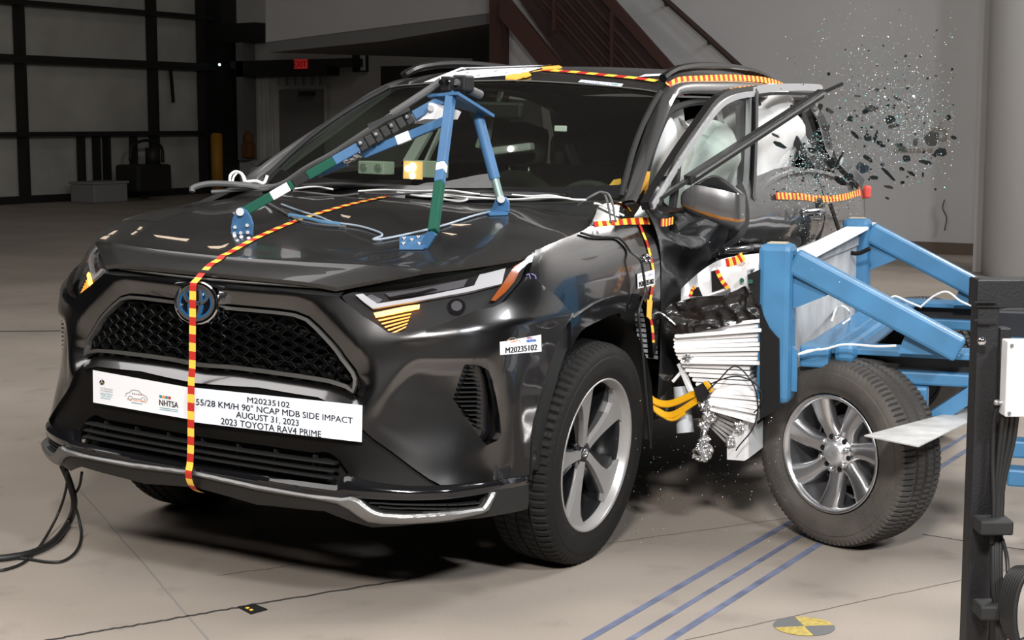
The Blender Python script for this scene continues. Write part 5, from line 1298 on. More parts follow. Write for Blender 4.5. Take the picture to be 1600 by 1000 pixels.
# ---- blue three-legged camera frame
fa, fb, fc = hoodhit(377, 366), hoodhit(648, 389), hoodhit(781, 331)
rig, rb = cthing('camera_frame', (fa+fb+fc)/3, 'blue three-legged steel frame bolted to the hood, camera gear on top', 'camera frame')
def rp(name, mb, mt, lab=None, par=None): return obj(name, crel(mb, rb).mesh(name, auto=radians(40)), mt, par or rig, lab)
ta, tb_, tc = at(668, 147, x=.24), at(716, 143, x=.27), at(773, 179, x=.04)
td = at(742, 170, x=-.02)
nrm = (tb_-ta).cross(tc-ta).normalized(); nrm = nrm if nrm.z > 0 else -nrm
m = MB(); m.prism([ta, tb_, tc, td-V((0, 0, .0)), at(690, 158, x=.02)], nrm*-.010); rp('top_plate', m, 'blue2')
# leg A: long leg to the front left foot, green below, black clamps in the middle
A0, A1 = at(381, 331, x=fa.x-.02), at(700, 150, x=.20)
def seg(a, b, t0, t1): return lerp(a, b, t0), lerp(a, b, t1)
for t0, t1, mt in ((.0, .135, 'green'), (.135, .22, 'whitegear'), (.22, .24, 'green'), (.24, .31, 'gap'), (.31, .44, 'green'), (.44, .56, 'blue2'), (.83, 1, 'blue2')):
    m = MB(); m.bar(*seg(A0, A1, t0, t1), .030, .030, (0, 0, 1), .003); rp('leg_tube', m, mt)
# dark rail clamp between
for i in range(7):
    t = .56+.038*i; m = MB(); m.bar(*seg(A0, A1, t, t+.036), .034+.008*(i % 2), .036+.006*((i+1) % 2), (0, 0, 1), .004); rp('rail_clamp', m, 'plastic' if i % 3 else 'cube')
    if i % 2 == 0: rp('clamp_bolt', MB().ball(lerp(A0, A1, t+.02)+V((.024, .008, .004)), .008, 8), 'steel')
m = MB(); m.bar(lerp(A0, A1, .60)+V((.02, .02, .05)), lerp(A0, A1, .80)+V((.02, .02, .035)), .016, .016); rp('clamp_rod', m, 'cube')
# leg B: front right
B0_, B1_ = at(677, 362, x=fb.x-.02), at(705, 146, x=.24)
for t0, t1, mt in ((0, .34, 'green'), (.34, .42, 'blue2'), (.42, .475, 'whitegear'), (.475, 1, 'blue2')):
    m = MB(); m.bar(*seg(B0_, B1_, t0, t1), .028, .028, (0, 1, 0), .003); rp('leg_tube', m, mt)
# leg C: rear right, round
C0_, C1_ = at(782, 312, x=fc.x+.01), at(746, 178, x=.06)
for t0, t1, mt, r in ((0, .28, 'greyg', .014), (.24, 1, 'blue2', .0185)):
    m = MB(); m.cyl(*seg(C0_, C1_, t0, t1), r, 16); rp('leg_tube', m, mt)
# short strut D under leg A
D0_, D1_ = at(497, 271, x=.37), at(700, 187, x=.25)
for t0, t1, mt in ((0, .22, 'blue2'), (.36, 1, 'blue2')):
    m = MB(); m.bar(*seg(D0_, D1_, t0, t1), .028, .028, (0, 0, 1), .003); rp('strut', m, mt)
for t in (.24, .28, .32): rp('turnbuckle', MB().ball(lerp(D0_, D1_, t)+V((.01, 0, .004)), .017, 10, (1.2, 1, .9)), 'alu2')
m = MB(); m.bar(*seg(D0_, D1_, .62, .72), .030, .030); rp('strut_label', m, 'whitegear')
rp('strut_bolt', MB().cyl(lerp(D0_, D1_, .03)+V((.0, 0, 0)), lerp(D0_, D1_, .03)+V((.025, .01, 0)), .009, 10), 'steel')
# white sensor housing in the fork
m = MB(); c = [at(u, v, x=.25) for u, v in ((640, 180), (672, 160), (701, 174), (695, 186), (664, 186), (642, 193))]; m.prism(c, (-.06, .01, 0)); rp('sensor_box', m, 'whitegear', 'white sensor box')
rp('sensor_port', MB().cyl(at(673, 169, x=.25), at(673, 169, x=.265), .010, 12), 'steel')
# camera block and knobs on the plate
m = MB(); q = at(702, 131, x=.24); m.box(q, (.05, .036, .046), None, .004); rp('camera_body', m, 'cube')
for dx in (-.012, .012): rp('camera_lens', MB().cyl(q+V((.025, dx, .004)), q+V((.033, dx, .004)), .008, 12), 'gloss')
m = MB(); q2 = at(724, 130, x=.2); m.box(q2, (.06, .05, .05), None, .006); rp('camera_block', m, 'cube')
m = MB(); m.cyl(at(712, 128, x=.24), at(748, 146, x=.12), .011, 12); m.cyl(at(733, 140, x=.17), at(750, 148, x=.11), .015, 12); rp('camera_plug', m, 'gcable')
m = MB(); m.tube(spline([at(690, 126, x=.24), at(670, 140, x=.26), at(640, 160, x=.3), at(612, 178, x=.33)], 5), .012, 8); rp('camera_lead', m, 'gcable')
# feet
def foot_plate(name, pts, th, x):
    m = MB(); P = [at(u, v, x=xx) for (u, v), xx in zip(pts, x)]; m.prism(P, th); return rp(name, m, 'blue2')
xa = fa.x
foot_plate('foot_plate', [(361, 371), (393, 368), (394, 350), (390, 338), (383, 328), (376, 324), (369, 329), (363, 342), (361, 355)], (-.008, 0, 0), [xa]*9)
for u, v in ((366, 365), (376, 364), (387, 363), (367, 355), (386, 352)): rp('foot_bolt', MB().cyl(at(u, v, x=xa-.002), at(u, v, x=xa+.008), .006, 8), 'steel')
rp('foot_bolt', MB().cyl(at(375, 331, x=xa-.004), at(375, 331, x=xa+.014), .013, 14), 'boltm')
xb = fb.x
m = MB(); m.prism([hoodhit(u, v)+V((0, 0, .002)) for u, v in ((624, 374), (670, 371), (667, 388), (660, 391), (624, 391))], (0, 0, .007)); rp('foot_plate', m, 'blue2')
m = MB(); m.bar(hoodhit(663, 386)+V((0, 0, .004)), B0_+V((0, 0, .0)), .030, .009, (1, 0, 0)); rp('foot_tab', m, 'blue2')
for u, v in ((631, 378), (643, 380), (653, 376), (630, 386), (655, 386)): p = hoodhit(u, v); rp('foot_bolt', MB().cyl(p, p+V((0, 0, .016)), .006, 8), 'steel')
foot_plate('foot_plate', [(762, 332), (794, 330), (794, 316), (789, 308), (780, 305), (774, 312), (770, 322)], (-.010, 0, 0), [fc.x+.01]*7)
m = MB(); m.prism([hoodhit(u, v)+V((0, 0, .002)) for u, v in ((758, 333), (796, 331), (793, 337), (765, 338))], (0, 0, .006)); rp('foot_plate', m, 'blue2')
rp('foot_bolt', MB().cyl(at(783, 311, x=fc.x+.0), at(783, 311, x=fc.x+.03), .013, 14), 'boltm')
# ---- cables
def ccable(name, pts, r, mt, label, group=None, n=6):
    return csolo(name, MB().tube(spline(pts, 6), r, 8), mt, label, 'cable', group)
def hp_(u, v, o=.006): return hoodhit(u, v) + V((0, 0, o))
def onhood(pts, o=.006):
    out = []
    for p in pts:
        h = hoodhit(*p[:2]); out.append((h if h else at(p[0], p[1], x=-.10)) + V((0, 0, o+(p[2] if len(p) > 2 else 0))))
    return out
ccable('cable', [at(300, 300, y=-.62), at(303, 293, y=-.62), at(330, 287, y=-.58), at(380, 289, y=-.5), at(410, 293, y=-.45), at(440, 288, y=-.36), at(480, 262, y=-.24), at(520, 240, y=-.12), at(560, 214, y=0), at(612, 180, y=.14)], .011, 'gcable', 'thick grey cable looping from the left hood edge up to the camera frame')
ccable('cable', [at(330, 300, y=-.60), at(380, 296, y=-.52), at(420, 295, y=-.42), at(470, 275, y=-.28), at(520, 252, y=-.15), at(575, 222, y=.02), at(640, 190, y=.18), at(668, 178, y=.25)], .007, 'gcable', 'thinner grey cable running beside the thick one up the frame leg')
ccable('cable', [at(359, 285, y=-.55), at(360, 274, y=-.55), at(368, 268, y=-.55), at(377, 272, y=-.54), at(382, 284, y=-.53)], .005, 'wcable', 'white cable standing up in an arch, left one of two')
ccable('cable', [at(363, 285, y=-.55), at(366, 275, y=-.55), at(374, 269, y=-.55), at(381, 275, y=-.54), at(385, 286, y=-.53)], .004, 'wcable', 'white cable standing up in an arch, right one of two')
ccable('cable', [at(386, 284, y=-.5), at(400, 283, y=-.48), at(412, 286, y=-.46), at(418, 274, y=-.45)], .006, 'wcable', 'short white cable end tied at the left windscreen corner')
ccable('cable', onhood([(412, 316), (436, 330), (455, 341), (470, 348), (500, 354), (540, 357)]), .004, 'gcable', 'thin grey lead crossing beneath the striped tape on the hood')
ccable('cable', onhood([(440, 322), (470, 333), (500, 342), (520, 350), (560, 356), (590, 365), (597, 371), (583, 377), (600, 376), (640, 368), (690, 356), (740, 340), (765, 334)]), .0036, 'steelcab', 'pale bluish lead zigzagging over the hood between the frame feet')
ccable('cable', onhood([(452, 340), (480, 345), (505, 351), (530, 354)], .008), .007, 'bluecab', 'short thick blue connector lead lying beside the striped tape')
ccable('cable', [at(u, v, x=-.06) for u, v in ((458, 299), (500, 303), (530, 306), (560, 303))], .004, 'gcable', 'grey lead from the frame leg to the wiper')
for i, (pts, mt, lab) in enumerate((
    ([(560, 304), (600, 302), (650, 304), (700, 303), (740, 308), (780, 312)], 'wcable', 'white lead along the cowl, uppermost of the bundle'),
    ([(570, 307), (620, 309), (670, 306), (720, 310), (760, 309), (820, 312)], 'gcable', 'grey lead along the cowl, just below the uppermost white one'),
    ([(620, 306), (660, 312), (700, 312), (730, 316), (715, 320), (680, 314)], 'wcable', 'white lead doubled back on the hood before the wiper'),
    ([(640, 309), (690, 309), (740, 314), (800, 317), (850, 314), (890, 316)], 'wcable', 'white lead along the cowl, longest of the bundle'),
    ([(800, 310), (830, 312), (860, 311), (892, 317), (915, 318)], 'wcable', 'white lead ending at the right hood corner'),
    ([(790, 318), (830, 318), (870, 315), (905, 320)], 'gcable', 'grey lead right of the rear frame foot'),
    ([(418, 300), (450, 301), (490, 297), (520, 301)], 'wcable', 'white lead left of the wiper'))):
    ccable('cable', onhood(pts, .012), .0035, mt, lab, None)
ccable('cable', [at(903, 321, x=-.12), at(925, 306, x=-.13), at(941, 300, x=-.15), at(948, 312, x=-.15), at(953, 335, x=-.12), at(954, 348, x=-.10)], .004, 'gcable', 'grey lead peaking at the windscreen corner, outer one')
ccable('cable', [at(940, 301, x=-.15), at(950, 303, x=-.15), at(957, 318, x=-.14), at(960, 335, x=-.11), at(962, 346, x=-.08)], .004, 'gcable', 'grey lead peaking at the windscreen corner, inner one')
ccable('cable', [fbhit(u, v, .008)[0] for u, v in ((927, 320), (935, 322), (950, 329), (960, 334), (972, 339))], .004, 'wcable', 'white lead across the fender top by the hood corner')
ccable('cable', [fbhit(u, v, .008)[0] for u, v in ((905, 366), (925, 371), (945, 372), (962, 373), (972, 380), (981, 393))]+[fbhit(u, v, .03)[0] for u, v in ((988, 408), (993, 430), (995, 455))]+[at(998, 490, y=.95), at(1003, 540, y=.95), at(1009, 610, y=.94), at(1017, 700, y=.92)], .0045, 'cable', 'black cable from the hood corner hanging down behind the wheel arch')
# cables trailing from the bumper corner to the floor, left
def wcable_(pts, r, mt, label, ): 
    m = MB().tube(spline(pts, 6), r, 8); c = V(m.v[0]); c = sum((V(x) for x in m.v), V((0,0,0)))/len(m.v); c.z = 0; m.v = [tuple(V(x)-c) for x in m.v]; o = obj('cable', m, mt, None, label, 'cable'); o.location = c; return o
def gl(u, v, z): return atw(u, v, z=z)
wcable_([atw(98, 728, x=.70), atw(108, 752, x=.66), atw(116, 785, x=.62), gl(108, 815, .02), gl(85, 845, .015), gl(55, 862, .012), gl(20, 870, .012), gl(-30, 874, .012), gl(-200, 880, .012), gl(-420, 860, .012)], .012, 'cable', 'thick black cable bundle dropping from the bumper corner to the floor')
wcable_([atw(104, 734, x=.70), atw(104, 760, x=.66), atw(92, 800, x=.62), gl(68, 845, .008), gl(45, 873, .006), gl(15, 888, .006), gl(-30, 893, .006), gl(-220, 900, .006), gl(-420, 870, .006)], .005, 'cable', 'thin black cable left of the thick bundle, ending farther forward on the floor')
wcable_([atw(128, 738, x=.66), atw(124, 760, x=.64), atw(114, 780, x=.62), atw(122, 805, x=.6), gl(127, 835, .01), gl(120, 860, .008), gl(100, 876, .006), gl(75, 878, .006), gl(30, 872, .006), gl(-60, 868, .006), gl(-220, 872, .006), gl(-420, 855, .006)], .005, 'cable', 'thin black cable bowing right of the thick bundle')
# ---- devices behind the windscreen
def cdev(name, q, label, cat): return cthing(name, q, label, cat)
q = at(588, 262, x=-.72); d1, db = cdev('sensor_unit', q, 'pale instrument box with two round dials behind the windscreen', 'instrument')
m = MB(); m.box((0, 0, 0), (.08, .125, .052), None, .004); obj('unit_case', m, 'palebox', d1)
for y in (-.036, .036):
    m = MB(); m.lathe([(.040, .018), (.043, .016), (.040, .012), (.041, .008), (.043, .004), (.042, 0)], (0, y, 0), (1, 0, 0), 20); obj('unit_dial', m, 'palebox2', d1)
q = at(650, 266, x=-.70); d2, db = cdev('flash_lamp', q, 'lit flash lamp box with round bulbs behind the windscreen', 'lamp')
m = MB(); m.box((-.03, .03, .006), (.06, .17, .066), None, .003); obj('lamp_case', m, 'palebox', d2)
m = MB(); m.box((.003, -.012, 0), (.012, .085, .070)); obj('lamp_window', m, 'lampglow', d2)
for y, z, r in ((-.01, .012, .018), (-.01, -.022, .014), (-.034, .005, .013)):
    m = MB(); m.ball((.012, y, z), r, 12, (.5, 1, 1)); obj('lamp_bulb', m, 'bulb', d2, 'lit bulb')
q = at(783, 232, x=-1.45); d3, db = cdev('seat_instrument', q, 'white instrument with clamp on the passenger headrest', 'instrument')
m = MB(); m.box((0, .06, 0), (.05, .20, .035), Matrix.Rotation(radians(8), 3, 'X'), .01); obj('unit_case', m, 'whitegear', d3)
m = MB(); m.bar((0, -.12, .0), (0, -.06, .19), .016, .02); m.bar((0, -.07, .02), (0, -.05, .16), .012, .02); obj('unit_post', m, 'palebox', d3)
m = MB(); m.ball((.03, .065, 0), .014, 10); obj('unit_bulb', m, 'bulb', d3, 'lit bulb')
m = MB(); m.bar(at(638, 255, x=-1.0), at(668, 203, x=-1.1), .05, .02, (1, 0, 0)); cpart('inner_pillar_trim', m, 'belt')
m = MB(); m.bar(at(665, 255, x=-1.0), at(690, 200, x=-1.1), .012, .02, (1, 0, 0)); cpart('inner_pillar_trim', m, 'belt')
for pts in (((947, 282), (955, 272), (966, 270), (966, 276), (955, 290)), ((930, 297), (934, 293), (945, 297), (936, 303), (930, 302))):
    m = MB(); m.prism([atplane(u, v, V((-.36, .76, 1.16)), V((.45, .1, .6)))-V((.02, 0, .02)) for u, v in pts], (-.004, 0, -.004)); cpart('inside_patch', m, 'orange', 'orange patch inside the windscreen corner')
m = MB(); m.box(at(875, 246, x=-1.30), (.03, .03, .05)); m.bar(at(888, 228, x=-1.4), at(902, 262, x=-1.35), .025, .03); cpart('head_restraint_clamp', m, 'cube')
# ================================================================ MOVING BARRIER CART
bar_l = empty('barrier_cart', (-1.2, 1.9, 0), (0, 0, 0), 'blue steel moving barrier cart rammed into the side of the grey SUV', 'barrier cart'); B0 = V((-1.2, 1.9, 0))
def W_(p): return V(p)-B0
def bpart(name, mb, mt, lab=None, par=None):
    mb.v = [tuple(V(x)-B0) for x in mb.v]
    return obj(name, mb.mesh(name, auto=radians(40)), mt, par or bar_l, lab)
A_ = V((.985, .172, 0)).normalized(); Bk = V((-.172, .985, 0)).normalized()     # lateral (towards camera) and rearward axes
Z1 = 1.04; PZ = .68
p1 = atw(1216, 380, z=Z1); p2 = atw(1340, 341, z=Z1)
RM = Matrix((A_, Bk, V((0, 0, 1)))).transposed()
for p in (p1, p2):
    o = bpart('upright_post', MB().box(p+V((0, 0, -.27)), (.115, .115, .54), RM, .022), 'blue')
    m = MB(); m.box(p+V((0, 0, .0015)), (.062, .062, .004), RM, 0); bpart('post_hole', m, mat('post_end_plywood', (.42, .36, .26), .8), None)
foot = atw(1500, 556, z=PZ); dvec = foot-p1
for p in (p1, p2):
    s = p+V((0, 0, -.055))+Bk*.05; e = p+dvec
    e.z = PZ+.02
    bpart('diagonal_brace', MB().bar(s, e, .085, .085, (0, 0, 1), .012), 'blue')
    # gussets: under the brace at the post and at the deck
    m = MB(); a = p+Bk*.055; m.prism([a+V((0, 0, -.075)), a+Bk*.135+V((0, 0, -.160)), a+V((0, 0, -.220))], A_*.012); bpart('gusset_plate', m, 'blue')
    m = MB(); f = e; m.prism([f+V((0, 0, -.02)), f-Bk*.20+V((0, 0, -.02)), f-Bk*.16+V((0, 0, .09))], A_*.012); bpart('gusset_plate', m, 'blue')
    m = MB(); m.prism([p+Bk*.05+V((0, 0, -.5)), p+Bk*.075+V((0, 0, -.5)), p+Bk*.075+V((0, 0, -.36)), p+Bk*.05+V((0, 0, -.34))], A_*.012); bpart('gusset_plate', m, 'blue')
# deck rails
def deckline(p, name='side_rail'):
    a = p+V((0, 0, 0)); a.z = PZ-.011; m = MB(); m.bar(a+Bk*.06-A_*.185, a+Bk*1.9-A_*.185, .15, .022, (0, 0, 1), .004); bpart(name, m, 'blue')
    a.z = PZ-.03; m = MB(); m.bar(a+Bk*.05-A_*.20+V((0, 0, -.02)), a+Bk*1.9-A_*.20+V((0, 0, -.02)), .06, .05); bpart('rail_web', m, 'cube'); m = MB(); m.bar(a+Bk*.12-A_*.17+V((0, 0, -.065)), a+Bk*1.9-A_*.17+V((0, 0, -.065)), .08, .045, (0, 0, 1), .008); bpart('lower_rail', m, 'blue')
    return a
r1 = deckline(p1); r2 = deckline(p2)
m = MB(); m.bar(r1+Bk*.12+A_*-.05, r2+Bk*.12+A_*.05, .10, .07, (0, 0, 1), .008); bpart('cross_beam', m, 'blue')
m = MB(); m.bar(r1+Bk*.22-A_*.05+V((0,0,.02)), r2+Bk*.22+A_*.05+V((0,0,.02)), .07, .07, (0, 0, 1), .02); bpart('cross_beam', m, 'blue')
m = MB(); m.bar(r1+Bk*.75-A_*.1, r2+Bk*.75+A_*.1, .12, .07, (0, 0, 1), .008); bpart('cross_beam', m, 'blue')
m = MB(); q = atw(1450, 600, z=.5); 
legp = r1+Bk*.46-A_*.14+V((0, 0, -.09)); m.bar(legp, legp+V((0, 0, -.20)), .065, .065, A_, .01); bpart('axle_strut', m, 'blue')
m = MB(); m.bar(legp+V((0, 0, -.15)), legp+Bk*.22+V((0, 0, .02)), .05, .05); bpart('axle_strut', m, 'blue')
# ballast pack, electronics boxes
c = (r1+r2)/2+Bk*.78
m = MB(); m.box(c+V((0, 0, .045)), (.40, .30, .17), RM, .01); bpart('ballast_box', m, 'cube')
m = MB(); [m.ball(c+V((0, 0, .14))+A_*(.30*(i/7-.5))+Bk*.11*((i % 3)-1), .028, 8, (1.3, 1, .5)) for i in range(8)]; bpart('foil_lumps', m, 'alu2')
# barrier backing: plate, board, brackets
pf1 = p1-A_*.06+Bk*.012; pf2 = p2-A_*.16+Bk*.012
m = MB(); m.prism([V((a.x, a.y, z)) for a, z in ((pf1, .52), (pf2, .52), (pf2, .93), (pf1, .93))], -Bk*.02); bpart('backing_plate', m, 'plate', 'grey backing sheet')
m = MB(); m.prism([V((a.x, a.y, z)) for a, z in ((pf1-A_*.02, .93), (pf2, .93), (pf2, 1.0), (pf1-A_*.02, .955))], Bk*.008); bpart('top_angle', m, 'plate')
m = MB(); a, b = pf1-A_*.05, pf2; a = V((a.x, a.y, .955)); b = V((b.x, b.y, 1.0)); m.bar(a+V((0, 0, .008)), b+V((0, 0, .008)), .09, .012); bpart('top_flange', m, 'white', 'white top flange')
# front beam end (white channel with holes) above the foil
q0 = atw(1168, 430, x=-.46)
ch = [atw(u, v, x=-.46) for u, v in ((1140, 428), (1167, 425), (1168, 452), (1142, 458))]
m = MB(); m.prism(ch, (-.03, 0, 0)); bpart('beam_end', m, 'box', 'pale metal beam end with two holes')
m = MB(); m.prism([ch[0], ch[1], ch[1]+V((-1.4, -.18, .02)), ch[0]+V((-1.4, -.18, .02))], (0, 0, .004)); bpart('beam_top', m, 'box')
ch2 = [atw(u, v, x=-.45) for u, v in ((1168, 429), (1187, 421), (1186, 480), (1172, 456))]
m = MB(); m.prism(ch2, (-.03, 0, 0)); bpart('beam_flange', m, 'cube')
for u, v in ((1159, 438), (1173, 440)): bpart('beam_bolt', MB().cyl(atw(u, v, x=-.455), atw(u, v, x=-.44), .008, 10), 'green')
# torn white face sheet riding up behind the foil, with striped tape edges
def sheet(name, top, bot, x0, x1, mt, lab=None, bulge=.03):
    m = MB(); rows = []
    T, Bt = spline([V((u, v, 0)) for u, v in top], 4), spline([V((u, v, 0)) for u, v in bot], 4)
    for k in range(7):
        t = k/6; rows.append([atw(a.x*(1-t)+b.x*t, a.y*(1-t)+b.y*t, x=x0+(x1-x0)*t+bulge*sin(i*1.1)*(1-t)) for i, (a, b) in enumerate(zip(T, Bt))])
    m.grid(rows, True); return bpart(name, m, mt, lab)
sheet('face_sheet', [(1064, 452), (1076, 440), (1095, 424), (1120, 408), (1150, 400), (1186, 396)], [(1064, 470), (1080, 466), (1098, 463), (1122, 462), (1150, 462), (1186, 455)], -.62, -.52, 'white', 'torn white face sheet, crumpled')
sheet('face_sheet', [(1110, 424), (1116, 418), (1124, 418), (1140, 417), (1160, 417)], [(1108, 462), (1120, 458), (1130, 455), (1138, 452), (1142, 450)], -.53, -.49, 'white', 'torn white face sheet, crumpled', .01)
m = MB(); m.prism([atw(u, v, x=-.484) for u, v in ((1111, 424), (1118, 422), (1131, 449), (1112, 456))], (-.01, 0, 0)); bpart('face_tear', m, 'dark')
m = MB(); m.prism([atw(u, v, x=-.50) for u, v in ((1082, 450), (1090, 449), (1096, 463), (1078, 463))], (-.01, 0, 0)); bpart('face_tear', m, 'dark')
def wtape(pts, w, x, par, n0=0, name='striped_tape'):
    P = spline([atw(u, v, x=x) for u, v in pts], 3); m = MB(); m.mi = 0; up_ = V((0, 0, 1))
    for i in range(len(P)-1):
        t = (P[i+1]-P[i]).normalized(); s = V((1, 0, 0)).cross(t)*w/2; m.mi = (i+n0) % 2
        m.add([P[i]-s, P[i+1]-s, P[i+1]+s, P[i]+s], [(0, 1, 2, 3)])
    return bpart(name, m, ['red', 'yellow'], 'red and yellow striped tape')
wtape([(1120, 422), (1128, 438), (1138, 451)], .016, -.478, bar_l); wtape([(1078, 464), (1082, 452), (1086, 448)], .012, -.49, bar_l)
wtape([(1134, 411), (1150, 407), (1162, 400)], .03, -.56, bar_l)
# black foil wrapped over the upper blocks
def crumple(name, outl, x, mt, n=26, amp=.012, lab=None, seed=0, depth=.05):
    # crumpled sheet: outline rows given as (top pts, bottom pts) in the side plane
    T, Bt = spline([V((u, v, 0)) for u, v in outl[0]], 5), spline([V((u, v, 0)) for u, v in outl[1]], 5)
    m = MB(); rows = []
    for k in range(n+1):
        t = k/n; r = []
        for i, (a, b) in enumerate(zip(T, Bt)):
            p = atw(a.x*(1-t)+b.x*t, a.y*(1-t)+b.y*t, x=x); h = 1-abs(noise.noise(V((p.y*16, p.z*16, seed))))*2.4+.5*(1-abs(noise.noise(V((p.y*37, p.z*37, seed+3))))*2)
            r.append(p+V((amp*h, 0, 0)))
        rows.append(r)
    m.grid(rows, True); return bpart(name, m, mt, lab)
crumple('foil_wrap', ([(1036, 492), (1048, 476), (1066, 470), (1095, 463), (1130, 461), (1150, 454), (1167, 447), (1178, 466), (1188, 480)], [(1040, 520), (1050, 520), (1070, 520), (1095, 517), (1120, 514), (1140, 508), (1160, 503), (1176, 499), (1188, 496)]), -.455, 'blacktape', 24, .014, 'glossy black film wrapped over the blocks', 1)
m = MB(); m.prism([atw(u, v, x=-.47) for u, v in ((1036, 494), (1060, 474), (1188, 480), (1188, 497), (1060, 522))], (-1.55, -.24, 0)); bpart('block_core', m, 'blacktape')
# honeycomb layers
LAY = []
for k in range(10):            # upper block: nearly level, rising a little to the right
    yr = 501+k*7.4; yl = 514+k*5.7
    xl = [1070, 1061, 1055, 1053, 1054, 1053, 1055, 1057, 1060, 1064][k]
    LAY.append(((xl, yl), (1189+(2 if k > 7 else 0), yr), 5.6, -.455))
for k in range(6):             # middle block, dipping to the right
    LAY.append(((1066+k*5.5, 571+k*7.4), (1171+[0, 0, 0, 3, 16, 17][k], 575+k*8.0), 5.8, -.475))
for k in range(7):             # lower fan
    LAY.append(((1104+k*1.0, 612+k*4.6), (1189-k*1.6, 617+k*7.0), 5.0, -.46))
for k in range(6):             # crushed dark fan
    LAY.append(((1106+k*.5, 640+k*5.0), (1163-k*4.2, 664+k*6.8), 5.4, -.50))
for i, (a, b, h, x) in enumerate(LAY):
    m = MB(); r = random.Random(i); jx = r.uniform(-.012, .012)
    P = [atw(u, v, x=x+jx) for u, v in ((a[0], a[1]-h/2), (a[0]-1.5, a[1]), (a[0]+1, a[1]+h/2), (b[0], b[1]+h/2), (b[0]+1, b[1]), (b[0], b[1]-h/2))]
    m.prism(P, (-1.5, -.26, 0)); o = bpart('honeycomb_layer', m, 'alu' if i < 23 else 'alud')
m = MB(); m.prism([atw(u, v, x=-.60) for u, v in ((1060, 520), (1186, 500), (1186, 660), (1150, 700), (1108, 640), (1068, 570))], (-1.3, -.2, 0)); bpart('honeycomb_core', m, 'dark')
# lower beam end and foil cluster, tube, wire looms
m = MB(); m.prism([atw(u, v, x=-.475) for u, v in ((1136, 700), (1148, 668), (1163, 656), (1163, 720), (1136, 718))], (-.03, 0, 0)); bpart('lower_beam_end', m, 'box', 'pale lower beam end')
m = MB(); m.prism([atw(u, v, x=-.48) for u, v in ((1163, 656), (1169, 656), (1170, 716), (1163, 720))], (-1.4, -.2, 0)); bpart('lower_beam', m, 'box')
def lump(name, c, r, mt, x, n=14, amp=.45, sq=(1, 1, 1), seed=0):
    q = atw(*c, x=x); m = MB(); rows = []
    for i in range(n+1):
        t = pi*i/n; rr = []
        for j in range(n*2):
            a = pi*j/n; d = V((sin(t)*cos(a), sin(t)*sin(a), cos(t))); k = 1+amp*noise.noise(d*2.6+V((seed, 0, 0)))+amp*.5*noise.noise(d*6+V((seed, 4, 0)))
            rr.append(q+V((d.x*sq[0], d.y*sq[1], d.z*sq[2]))*r*k)
        rows.append(rr)
    m.grid(rows, False, closed=True); return bpart(name, m, mt)
for i, (u, v, r) in enumerate(((1104, 632, .026), (1108, 650, .024), (1101, 662, .02), (1100, 690, .02), (1098, 707, .032), (1156, 668, .018), (1142, 690, .018), (1076, 560, .02))): lump('foil_shred', (u, v), r, 'alu2', -.47, 12, .6, (1, 1, 1), i*3.1)
m = MB(); m.tube([atw(1101, 662, x=-.47), atw(1098, 705, x=-.47)], [.010, .016], 8); bpart('foil_stalk', m, 'alu2')
# thin dark piece with a curved edge over the near post's lower left
m = MB(); m.prism([atw(u, v, x=-.445) for u, v in ((1187, 476), (1192, 494), (1200, 512), (1210, 524), (1216, 530), (1217, 640), (1187, 655))], (-.012, 0, 0)); bpart('dark_post_piece', m, 'dark')
# ---- wheels
def cart_wheel(loc, ang):
    w = empty('road_wheel'); w.parent = bar_l; w.location = W_(loc); w.rotation_euler = (0, 0, radians(ang)); return w
R2, W2, RB2 = .323, .225, .204
ty2 = tyre_mesh(R2, W2, RB2, 400); ty2.materials.append(M['rubber2']); ty2.materials.append(M['tread2'])
def rim_cart(w):
    obj('tyre', ty2, None, w)
    m = MB(); m.lathe([(.098, .204), (.103, .2045), (.104, .200), (.097, .191), (.085, .187)], (0, 0, 0), (0, 1, 0), 64); obj('rim_lip', m, 'rim2', w)
    m = MB(); m.lathe([(.085, .187), (.06, .183), (-.05, .179), (-.055, .170)], (0, 0, 0), (0, 1, 0), 56); obj('rim_barrel', m, 'rim2d', w)
    m = MB(); m.cyl((0, -.075, 0), (0, -.06, 0), .176, 40); obj('rim_backing', m, 'dark', w)
    m = MB(); m.lathe([(-.02, .125), (-.008, .125), (-.008, .06), (.0, .0)], (0, 0, 0), (0, 1, 0), 36); obj('brake_disc', m, 'steel', w)
    for k in range(7):
        a = radians(109+k*360/7)
        def pl(r, s, y): return V((-(cos(a)*r-sin(a)*s), y, sin(a)*r+cos(a)*s))
        m = MB(); rows = []
        for i in range(11):
            t = i/10; r = .045+.153*t; wd = .025+.009*abs(2*t-.7)+.006*t; y0 = .066+.022*t-.012*(1-t); sw = .010*sin(pi*t)
            sec = [(-wd, y0-.035), (-wd, y0-.006), (-wd*.72, y0+.003), (-wd*.35, y0+.006), (0, y0+.0045), (wd*.35, y0+.006), (wd*.72, y0+.003), (wd, y0-.006), (wd, y0-.035)]
            rows.append([pl(r, s+sw, y) for s, y in sec])
        m.grid(rows, True, closed=True); obj('spoke', m.mesh('spoke', auto=radians(50)), 'rim2', w)
    m = MB(); m.lathe([(.03, .066), (.056, .065), (.064, .060), (.066, .046), (.076, .043), (.086, .036), (.089, .024), (.087, .0)], (0, 0, 0), (0, 1, 0), 36); obj('hub_cap', m, 'hubm', w)
    for k in range(6):
        a = radians(80+60*k); q = V((-cos(a)*.056, .066, sin(a)*.056)); m = MB(); m.cyl(q, q+V((0, .012, 0)), .011, 6); m.ball(q+V((0, .012, 0)), .011, 8); obj('wheel_nut', m, 'chrome', w)
        a += radians(30); q = V((-cos(a)*.057, .0655, sin(a)*.057)); m = MB(); m.cyl(q, q+V((0, .004, 0)), .009, 10); obj('bolt_hole', m, 'dark', w)
